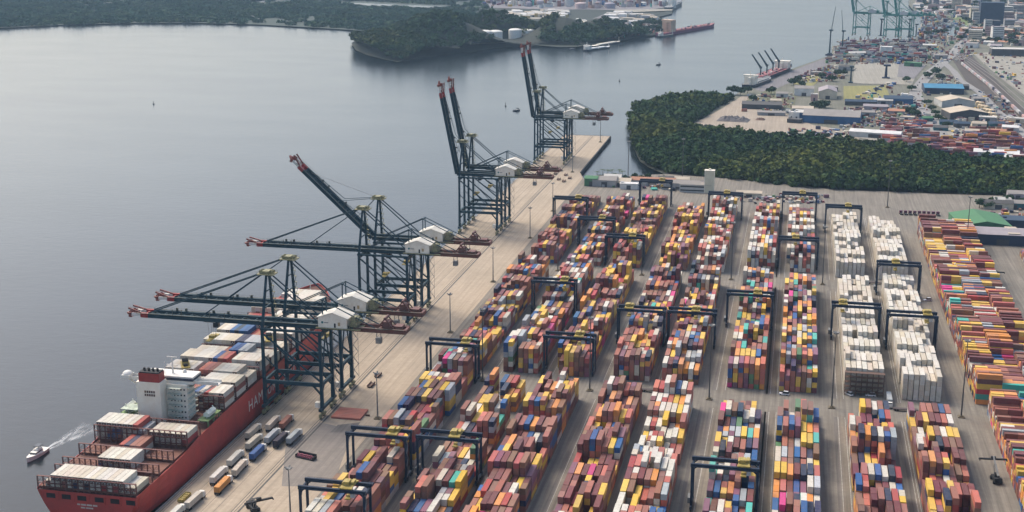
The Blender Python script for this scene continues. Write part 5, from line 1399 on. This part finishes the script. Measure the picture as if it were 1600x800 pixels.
column(1296, 84, 40, 3.0, DKT, 'dark mobile harbour crane at the quay corner, leftmost, jib up', jib=(6, 52))
column(1316, 77, 32, 3.0, DKT, 'dark mobile harbour crane right of the leftmost one, jib up', jib=(-5, 46))
column(1376, 56, 32, 3.4, DKT, 'dark harbour crane left of the green crane pair', jib=(5, 10))
column(1420, 58, 34, 3.2, DKT, 'dark harbour crane right of the green crane pair', jib=(-9, 9))
column(1431, 58, 24, 2.6, DKT, 'shorter dark harbour crane at the bay mouth', jib=(-3, 6))
# heaps on the sandy lot
def heap(px, py, w, d, h, m, lb):
    x, y = G(px, py, .5); nx, ny = 22, 10; P = []
    for j in range(ny):
        for i in range(nx):
            u, v = i/(nx-1)*2-1, j/(ny-1)*2-1; q = max(0, 1-abs(u)**4)*max(0, 1-v*v)
            P.append((u*w/2, v*d/2, h*q*(.6+.7*rng.random())))
    me = bpy.data.meshes.new('scrap_heap'); me.from_pydata(P, [], [(j*nx+i, j*nx+i+1, (j+1)*nx+i+1, (j+1)*nx+i) for j in range(ny-1) for i in range(nx-1)]); me.materials.append(m); me.update()
    tag(put('scrap_heap', me, None, (x, y, .5), -.10), lb, 'heap')
HEAPM = mk('scrap_dark', (.07,.065,.07), .9, .6, .8, dirt=(.2,.18,.16), dirt_amt=.7)
heap(1146, 188, 38, 26, 5, HEAPM, 'long dark scrap heap on the sandy lot')
heap(1188, 187, 11, 12, 2.2, MBROWN, 'small brown heap right of the long dark one')
heap(1107, 199, 16, 12, 3, MUDM, 'low bushy mound at the near edge of the sandy lot')
BALES = mk('pale_bales', (.60,.47,.30), .8, .4, .3)
for k in range(12):
    x, y = G(1526+k*2.6, 158+k*2.0+(k % 3)*3, 1); t = put('storage_tank', (lambda m: (m.cyl((0,0,0),(0,0,3.2),3.4,n=14).dome((0,0,3.2),3.4,1.2), m.mesh('storage_tank', [BALES]))[1])(MB()), None, (x, y, .9))
    tag(t, f'round tan tank beside the side road, {ORD[k+1]} from the far end', 'storage tank', 'tan tanks along the side road')
# trees of the far port
k = 0
for px, py, h, r in ((1146,148,14,9),(1157,149,12,8),(1168,146,11,7),(1177,158,9,7),(1205,147,12,8),(1240,133,12,8),(1247,128,10,7),(1252,135,9,6),(1272,170,13,9),(1280,172,12,9),(1288,168,10,8),(1300,127,10,8),(1308,118,10,8),(1286,122,9,7),(1318,117,9,7),(1422,178,10,8),(1430,182,9,7),(1424,142,9,7),(1450,122,10,8),(1462,116,11,9),(1470,124,9,8),(1478,198,7,5),(1462,180,8,6),(1466,187,8,6),(1448,163,7,6),(1455,172,7,6),(1416,128,9,7),(1402,232,7,5),(1407,234,6,4),(1475,192,7,5),(1240,212,7,6),(1254,216,6,5),(1290,217,7,5),(1532,60,12,10),(1546,66,10,9),(1520,66,10,9),(1580,60,10,9),(1500,62,9,8),(1475,52,10,9),(1462,52,9,9),(1450,55,9,8)):
    k += 1; tree(px, py, h, r, 'dark round tree among the far port lots', False, 'trees of the far port', z=.5, dark=.85)
# trains and cars
def train(pts, n, cols, lb):
    A = [np.array(G(*p, 1.2)) for p in pts]; t = None
    t = thing('freight_train', lb, 'train', (*A[0], 1.1)); d = A[1]-A[0]; L = np.linalg.norm(d); u = d/L; a = math.atan2(u[1], u[0]); t.rotation_euler[2] = a
    for k in range(n):
        mb = MB(); x = k*L/n; mb.box(x, x+L/n-1.2, -1.5, 1.5, .6, 3.6); mb.box(x+.6, x+3, -1.1, 1.1, 0, .6); mb.box(x+L/n-4, x+L/n-1.8, -1.1, 1.1, 0, .6); mb.box(x+.2, x+L/n-1.4, -1.2, 1.2, 3.6, 3.9)
        mb.build('wagon', WALLM[cols[k % len(cols)]], t)
train(((1503,101),(1552,140)), 22, ['pale','mauve','pink','grey'], 'pale freight train, farther one in the rail yard')
train(((1555,143),(1612,196)), 14, ['mauve','pale','dark','pink'], 'pale freight train, nearer one in the rail yard')
for k in range(26):
    f = k/25; pts = Gs([(1480,222),(1462,200),(1452,182),(1436,163),(1430,146),(1440,130),(1456,112),(1474,98)], 1); i = min(6, int(f*7)); g = f*7-i
    x = pts[i][0]*(1-g)+pts[i+1][0]*g; y = pts[i][1]*(1-g)+pts[i+1][1]*g; dx, dy = pts[i+1][0]-pts[i][0], pts[i+1][1]-pts[i][1]
    o = put('parked_car' if k % 4 else 'van', CM[['white','silver','black','grey','red'][k % 5]] if k % 4 else VAN, None, (x+rng.choice([-3.6,3.6]), y, .95), math.atan2(dy, dx)-PI/2)
    tag(o, 'tiny vehicle driving along the far avenue', 'car' if k % 4 else 'van', 'traffic on the avenue')

# ------------------------------------------------------------------ city and shore at the top right
k = 0
city = Gs([(1432,20),(1500,28),(1515,42),(1506,56),(1512,70),(1520,80),(1640,74),(1640,-25),(1425,-25)])
xs, ys = scatter(city, 36)
for x, y in zip(xs, ys):
    px, py, _ = PR(x, y, 5)
    if 1528 < px < 1572 and py < 40: continue
    if not (1420 < px < 1615 and -12 < py): continue
    if rng.random() < .1: continue
    tall = rng.random(); h = 4+tall**5*26; w = 11+rng.random()*14; d = 8+rng.random()*12
    wl = ['white','pale','grey','mauve','cream','pink','brick'][int(rng.integers(7))]; rf = ['grey','mauve','pale','tile','dark','beige'][int(rng.integers(6))]
    house(0, 0, w, d, h, wl, rf, f'{"tall" if h > 16 else "low"} {wl} walled block with {rf} roof in the far city', kind='flat' if h > 9 else 'gable', rz=rng.normal()*.3, name='city_block', group='city blocks beyond the bay', xy=(x, y), win=h > 12, rise=2)
    k += 1
xs, ys = scatter(city, 42)
for x, y in zip(xs, ys):
    px, py, _ = PR(x, y, 5)
    if 1420 < px < 1610 and -10 < py and rng.random() < .75:
        tree(px, py, 8+rng.random()*5, 6+rng.random()*4, 'dark street tree among the far city blocks', False, 'trees of the far city', z=.4, dark=.8)
house(1549, 37, 50, 34, 46, 'navy', 'navy', 'big dark tower block above the far city', kind='flat', win=False)
house(1553, 46, 24, 24, 18, 'navy', 'dark', 'dark lower wing before the big dark tower block', kind='flat')
house(1588, 24, 40, 30, 24, 'grey', 'grey', 'grey slab block right of the big dark tower', kind='flat', win=True)

# ------------------------------------------------------------------ peninsula: tanks, works, houses
def tank(px, py, r, h, m, lb, group, domed=True, z=.5):
    x, y = G(px, py, z); mb = MB(); mb.cyl((0,0,0), (0,0,h), r, n=18)
    if domed: mb.dome((0,0,h), r, r*.22, 18, 3)
    mb.cyl((r*.7, -r*.75, 0), (r*.7, -r*.75, h), .3, n=5); mb.cyl((0,0,h*.96), (0,0,h*1.0), r*1.02, n=18)
    o = mb.build('storage_tank', m, None, (x, y, z)); tag(o, lb, 'storage tank', group)
for i, (px, py, r, h) in enumerate(((741,66,15,17),(757,65,15,19),(774,63,14,17),(805,62,13,19),(825,60,14,16))):
    tank(px, py, r, h, CWHT, f'big white storage tank below the wooded hill, {ORD[i+1]} from left', 'big white tanks below the hill')
SM = [(876,57),(884,57),(892,55),(900,53),(906,51),(912,50),(919,48),(926,46),(932,43),(912,44),(904,46),(897,48),(938,46),(944,42),(950,47)]
for i, (px, py) in enumerate(SM): tank(px, py, 6, 15+rng.random()*8, [CWHT, LGREY, CREAM][i % 3], f'slim pale storage tank on the dock, {ORD[i+1]} of the dock cluster', 'slim tanks of the dock cluster', z=.6)
TP = [LGREY, CWHT, mk('tank_pink', (.50,.38,.36), .7), mk('tank_mauve', (.34,.30,.34), .7), mk('tank_rust', (.36,.22,.17), .7)]
for i in range(150):
    px = 765+rng.random()*275; py = -8+rng.random()*21
    if px > 1000 and py > 9: py -= 6
    if px < 800 and py > 8: py -= 8
    c = TP[int(rng.integers(5))]
    tank(px, py, 5+rng.random()*9, 7+rng.random()*26*(rng.random()**2+.2), c, 'small pale tank or column of the far refinery', 'tanks of the far refinery', rng.random() < .5, z=.5)
for i in range(38):
    px = 792+rng.random()*92; py = 19+rng.random()*11
    house(px, py, 12+rng.random()*16, 10+rng.random()*8, 4+rng.random()*5, ['white','cream','pale','ochre'][i % 4], ['pale','white','beige','pale'][int(rng.integers(4))], 'small pale house in the settlement between the hills', name='house', group='settlement between the two hills', rz=rng.normal()*.4, z=.4, rise=1.8)
for i in range(30):
    px = 950+rng.random()*70; py = 25+rng.random()*13
    house(px, py, 14+rng.random()*18, 10+rng.random()*8, 4+rng.random()*8, ['white','cream','pale','grey'][i % 4], ['pale','white','beige','grey'][int(rng.integers(4))], 'pale shed in the dock yard of the peninsula', name='shed', group='sheds of the peninsula dock', rz=rng.normal()*.2, z=.5, rise=1.8, kind='flat' if i % 2 else 'gable')
for i in range(9):
    house(824+rng.random()*12, 40+rng.random()*12, 12, 9, 5, 'white', 'pale', 'small white house in the gap between the hills', group='houses in the hill gap', rz=rng.normal()*.4, z=.5, rise=1.6)
for i, (px, py, c) in enumerate(((955,58,'white'),(983,46,'white'),(990,38,'white'),(968,56,'pale'),(938,62,'blue'),(952,53,'navy'))):
    house(px, py, 22, 12, 6, c, {'white':'white','pale':'pale','blue':'blue','navy':'navy'}[c], f'{c} roofed dock shed near the barges, {ORD[i+1]} of six', rise=2, z=.5)
for i in range(34):
    px = 940+rng.random()*95; py = 38+rng.random()*20-(px-940)*.06
    tree(px, min(py, 60-(px-940)*.09), 10+rng.random()*5, 8+rng.random()*4, 'dark tree on the peninsula dock', False, 'trees on the peninsula dock', z=.4, dark=.75)
tank(1052, 12, 6, 9, CWHT, 'white hut on the end of the far jetty', None, False, z=1)

# ------------------------------------------------------------------ far ships and boats
def vessel(px0, py0, px1, py1, beam, hd, hullm, deckm, label, cat='ship', name='cargo_ship', house_at=.12, hh=12, cranes=0, holds=4, housem=CREAM, gear=0):
    a = np.array(G(px0, py0, WZ)); b = np.array(G(px1, py1, WZ)); L = np.linalg.norm(b-a); an = math.atan2(b[1]-a[1], b[0]-a[0])
    t = thing(name, label, cat, (*a, WZ), an); mb = MB(); q = [(0,.8),(.06,1),(.82,1),(.93,.62),(1.0,.03)]; P = []
    for u, f in q:
        sh = 1+max(0, u-.8)*1.6; P += [(u*L, -beam/2*f, hd*sh), (u*L-(u > .9)*beam*.1, -beam/2*f*.86, -.8), (u*L-(u > .9)*beam*.1, beam/2*f*.86, -.8), (u*L, beam/2*f, hd*sh)]
    fs = [(0,1,2,3)]
    for i in range(4): fs += [(i*4+j, (i+1)*4+j, (i+1)*4+j+1, i*4+j+1) for j in range(3)]
    mb.poly(P, fs); mb.build('hull', hullm, t)
    mb = MB(); mb.poly([p for i in range(5) for p in (P[i*4], P[i*4+3])], [(2*i, 2*i+2, 2*i+3, 2*i+1) for i in range(4)]); mb.v = [(x, y*.97, z-.3) for x, y, z in mb.v]
    dk = mb.build('deck', deckm, t)
    for k in range(holds):
        mb = MB(); x = L*(house_at+.12+k*(.72-house_at)/max(1, holds)) if house_at < .5 else L*(.06+k*.64/holds); w = L*.55/max(1, holds); mb.box(x, x+w, -beam*.33, beam*.33, hd-.3, hd+1.3); mb.build('hatch', deckm, dk)
    if hh:
        mb = MB(); x = L*house_at; mb.box(x, x+L*.07+3, -beam*.42, beam*.42, hd-.3, hd+hh); (mb.box(x+1, x+L*.05+3, -beam*.52, beam*.52, hd+hh, hd+hh+2.4), mb.cyl((x+2, 0, hd+hh+2), (x+2, 0, hd+hh+8), .4), mb.box(x-3.5, x-.3, -2, 2, hd, hd+hh*.9)) if hh > 4.5 else None; s = mb.build('superstructure', housem, t)
        mb = MB(); mb.box(x+L*.05+3.0, x+L*.05+3.1, -beam*.48, beam*.48, hd+hh+.8, hd+hh+1.8); mb.build('windows', GLASS, s)
    if gear:
        for gm, gn in ((hullm, gear), (housem, gear), (STEEL, gear)):
            mb = MB()
            for _ in range(gn): x = L*(.16+.76*rng.random()); y = beam*(rng.random()-.5)*.75; h = 1+3*rng.random()**2; mb.box(x-1.2, x+1.2+4*rng.random(), y-.8, y+.8, hd-.3, hd+h)
            mb.build('deck_gear', gm, dk)
    for k in range(cranes):
        x = L*(house_at+.14+k*(.7-house_at)/max(1, cranes)) if house_at < .5 else L*(.14+k*.18); mb = MB(); mb.cyl((x, 0, hd), (x, 0, hd+11), 1.3, 1.0); mb.box(x-1.6, x+1.6, -1.6, 1.6, hd+11, hd+14); mb.bar((x, 0, hd+12), (x-15, 10, hd+33), 2.2, 2.2, 1.4, 1.4); mb.bar((x, 0, hd+14), (x-15, 10, hd+33), .3); mb.build('deck_crane', DKT, t)
    if L > 40: mb = MB(); mb.cyl((L*.95, 0, hd), (L*.95, 0, hd+9), .35); mb.build('foremast', housem, t)
    return t
DKB = mk('hull_dark', (.02,.025,.04), .5); PKR = mk('ship_pink_red', (.30,.095,.095), .6, .3, .3); PURP = mk('hull_plum', (.22,.06,.12), .6)
vessel(1167, 141, 1200, 129, 20, 8, DKB, STEEL, 'dark hulled ship moored astern of the red one at the far quay', hh=10, holds=2)
vessel(1180, 131, 1232, 111, 24, 9, DKB, PKR, 'red decked cargo ship with three raised cranes at the far quay', cranes=4, hh=9, house_at=.76, holds=5, housem=CREAM, gear=16)
vessel(1030, 56.5, 1116, 41, 24, 6, PURP, PKR, 'red tanker moored at the tip of the peninsula', hh=22, house_at=.12, holds=5, name='tanker', gear=22, housem=mk('house_apricot', (.58,.40,.27), .6))
vessel(1028, 58.5, 1052, 55.5, 9, 3, DKB, STEEL, 'small dark tug alongside the red tanker', hh=5, holds=0, name='tug', cat='boat', housem=CWHT)
vessel(1043, 17, 1063, 6, 22, 9, DKB, STEEL, 'dark ship berthed at the end of the far jetty', hh=14, holds=2, house_at=.3, housem=CWHT)
vessel(914, 80, 953, 74.5, 14, 3, DKB, LGREY, 'long pale decked barge off the peninsula, nearest one', hh=5, holds=2, name='barge', cat='barge', house_at=.05, housem=CWHT)
vessel(924, 74, 969, 66.5, 13, 3, DKB, CREAM, 'pale decked barge behind the nearest one', hh=0, holds=3, name='barge', cat='barge')
vessel(1070+0, 24, 1110, 22.5, 8, 2, LGREY, LGREY, 'flat pale pontoon line beyond the red tanker', hh=0, holds=0, name='pontoon', cat='pontoon') if False else None
for px0, py0, px1, py1, w, lb in ((803,174,812,172.5,5,'small dark boat in open water between the upright crane pairs'),(1026,102,1032,101,4,'tiny dark boat in the channel right of the farthest cranes'),(889,77.5,899,76,6,'small dark boat left of the barges'),(896,74,906,72,6,'small dark boat moored behind the first small boat'),(1302-120,0,1302-118,0,1,None),(1400,44,1408,43,7,'dark boat in the bay beside the far city'),(1476,43.5,1487,42.5,8,'dark barge in the middle of the bay'),(1468,26,1484,25,10,'dark ship moored along the bay shore'),(1444,22,1464,21,10,'dark ship moored at the bay mouth')):
    if lb: vessel(px0, py0, px1, py1, w, 1.2, DKB, DKB, lb, cat='boat', name='small_boat', hh=.7, holds=0, house_at=.3, housem=STEEL)
for px, py, lb in ((790,166,'thin channel marker pole left of the small dark boat'), (240,163,'tiny dark buoy alone on the open water at left'), (968,127,'tiny buoy in the channel right of the farthest crane')):
    x, y = G(px, py, WZ); t = thing('channel_buoy', lb, 'buoy', (x, y, WZ)); mb = MB(); mb.cyl((0,0,-.4), (0,0,1), 1.3, 1.1, 10); mb.build('float', DARK, t); mb = MB(); mb.cyl((0,0,1), (0,0,5.5 if px == 790 else 3), .22); mb.box(-.4, .4, -.4, .4, 3, 3.8); mb.build('topmark', DARK, t)

# ------------------------------------------------------------------ clutter of the far lots, too much to count
CLP = pal(grey=14, brown=10, rust=9, navy=9, maroon=8, cream=8, white=8, plum=7, blue=5, green=3, yellow=3, teal=1)
cb = []
def clutter(quad, n, smin=1.5, smax=7, hmax=3.2):
    n = int(n*.68)
    A, B, C_, D = [np.array(p) for p in Gs(quad)]
    for _ in range(n):
        u, v = rng.random(2); p = A*(1-u)*(1-v)+B*u*(1-v)+C_*u*v+D*(1-u)*v
        cb.append((p[0], p[1], smin+rng.random()**2*(smax-smin), smin+rng.random()**2*(smax-smin), .8+rng.random()**2*hmax, pick(CLP)))
clutter([(1310,200),(1420,200),(1440,165),(1320,170)], 420); clutter([(1420,196),(1462,196),(1440,150),(1400,150)], 120)
clutter([(1232,132),(1320,126),(1322,100),(1262,112)], 240); clutter([(1484,232),(1600,236),(1580,186),(1490,186)], 420, hmax=4)
clutter([(1160,176),(1240,180),(1240,150),(1170,150)], 130); clutter([(1290,100),(1460,104),(1470,58),(1310,64)], 700, hmax=7)
clutter([(1212,215),(1350,214),(1345,206),(1240,200)], 120); clutter([(1500,180),(1600,205),(1570,160),(1520,140)], 200); clutter([(1448,150),(1500,150),(1496,120),(1470,116)], 110)
clutter([(1440,100),(1520,96),(1520,60),(1460,56)], 260, hmax=5); clutter([(1520,84),(1610,80),(1610,150),(1560,120)], 160); clutter([(1320,160),(1400,160),(1400,132),(1385,132)], 60)
clutter([(930,293),(1100,301),(1100,289),(940,281)], 150, 1.5, 6, 3); clutter([(1112,313),(1292,320),(1292,309),(1116,304)], 110, 1.5, 5, 2); clutter([(1540,345),(1600,350),(1600,318),(1545,320)], 60, 1.5, 6, 3)
clutter([(870,64),(940,54),(1030,40),(900,44)], 220, hmax=5); clutter([(930,64),(1030,52),(1030,40),(950,44)], 200, hmax=5); clutter([(745,10),(1040,12),(1030,-5),(760,-5)], 700, 3, 14, 14); clutter([(1430,60),(1610,76),(1610,-10),(1440,10)], 900, 3, 11, 8)
mb = MB(); cols_ = []
for x, y, a, b, h, c in cb:
    q = rng.random()*.8-.4; ca_, sa_ = math.cos(q), math.sin(q); P = [(x+ca_*i*a/2-sa_*j*b/2, y+sa_*i*a/2+ca_*j*b/2) for i, j in ((-1,-1),(1,-1),(1,1),(-1,1))]
    mb.poly([(*p, .2) for p in P]+[(*p, .7+h) for p in P], [(4,5,6,7),(0,1,5,4),(1,2,6,5),(2,3,7,6),(3,0,4,7)]); cols_.append([*jcol(c), 1])
me = mb.mesh('stored_goods', [CMAT_A]); pa = me.color_attributes.new('paint', 'FLOAT_COLOR', 'CORNER'); pa.data.foreach_set('color', np.repeat(np.array(cols_), 20, 0).astype(np.float32).ravel())
tag(put('stored_goods', me), 'mixed goods, scrap and small roofs cluttering the far port and city lots', 'stored goods', kind='stuff')
for i, (px, py, w, d, h, wl, rf) in enumerate(((1335,186,22,14,5,'dark','navy'),(1355,182,18,12,5,'grey','grey'),(1400,180,20,14,5,'mauve','tile'),(1416,188,16,10,4,'pale','beige'),(1300,142,16,12,5,'dark','grey'),(1320,110,20,14,6,'grey','dark'),(1275,118,18,10,5,'mauve','grey'),(1222,152,16,10,5,'pale','grey'),(1212,162,14,8,4,'cream','beige'),(1240,192,16,10,4,'dark','dark'),(1450,190,12,8,4,'teal','green'),(1503,200,18,10,5,'dark','navy'),(1543,190,20,12,5,'grey','pale'),(1558,200,18,10,5,'teal','navy'),(1578,206,18,12,5,'pale','white'),(1590,192,18,10,5,'cream','pale'),(1522,212,20,10,5,'cream','beige'),(1560,212,16,10,5,'mauve','tile'),(1460,140,14,10,5,'pale','grey'),(1506,140,14,10,5,'dark','dark'),(1530,160,14,12,5,'grey','grey'),(1425,104,26,12,6,'green','green'),(1470,92,22,12,6,'grey','grey'),(1340,90,30,12,8,'white','pale'),(1430,84,34,12,6,'pale','white'),(1452,76,24,14,6,'cream','pale'),(1405,76,26,12,9,'navy','dark'),(1330,70,30,10,6,'ochre','pale'))):
    house(px, py, w, d, h, wl, rf, f'{wl} walled shed with {rf} roof among the clutter of the far port', name='shed', group='small sheds of the far port', rz=rng.normal()*.2, z=.7, rise=1.8, kind='flat' if i % 3 == 0 else 'gable')

# ------------------------------------------------------------------ the air
def haze_box():
    m = bpy.data.materials.new('haze_air'); m.use_nodes = True; n = m.node_tree; n.nodes.clear(); o = n.nodes.new('ShaderNodeOutputMaterial'); v = n.nodes.new('ShaderNodeVolumePrincipled')
    v.inputs['Color'].default_value = (.50, .74, .98, 1); v.inputs['Density'].default_value = HAZE; v.inputs['Anisotropy'].default_value = .2
    n.links.new(v.outputs[0], o.inputs['Volume'])
    mb = MB(); mb.box(-6500, 6500, -900, 7500, -9, 262); ob = mb.build('haze', m); ob['kind'] = 'stuff'; return ob
HAZE = 0.000045
haze_box()
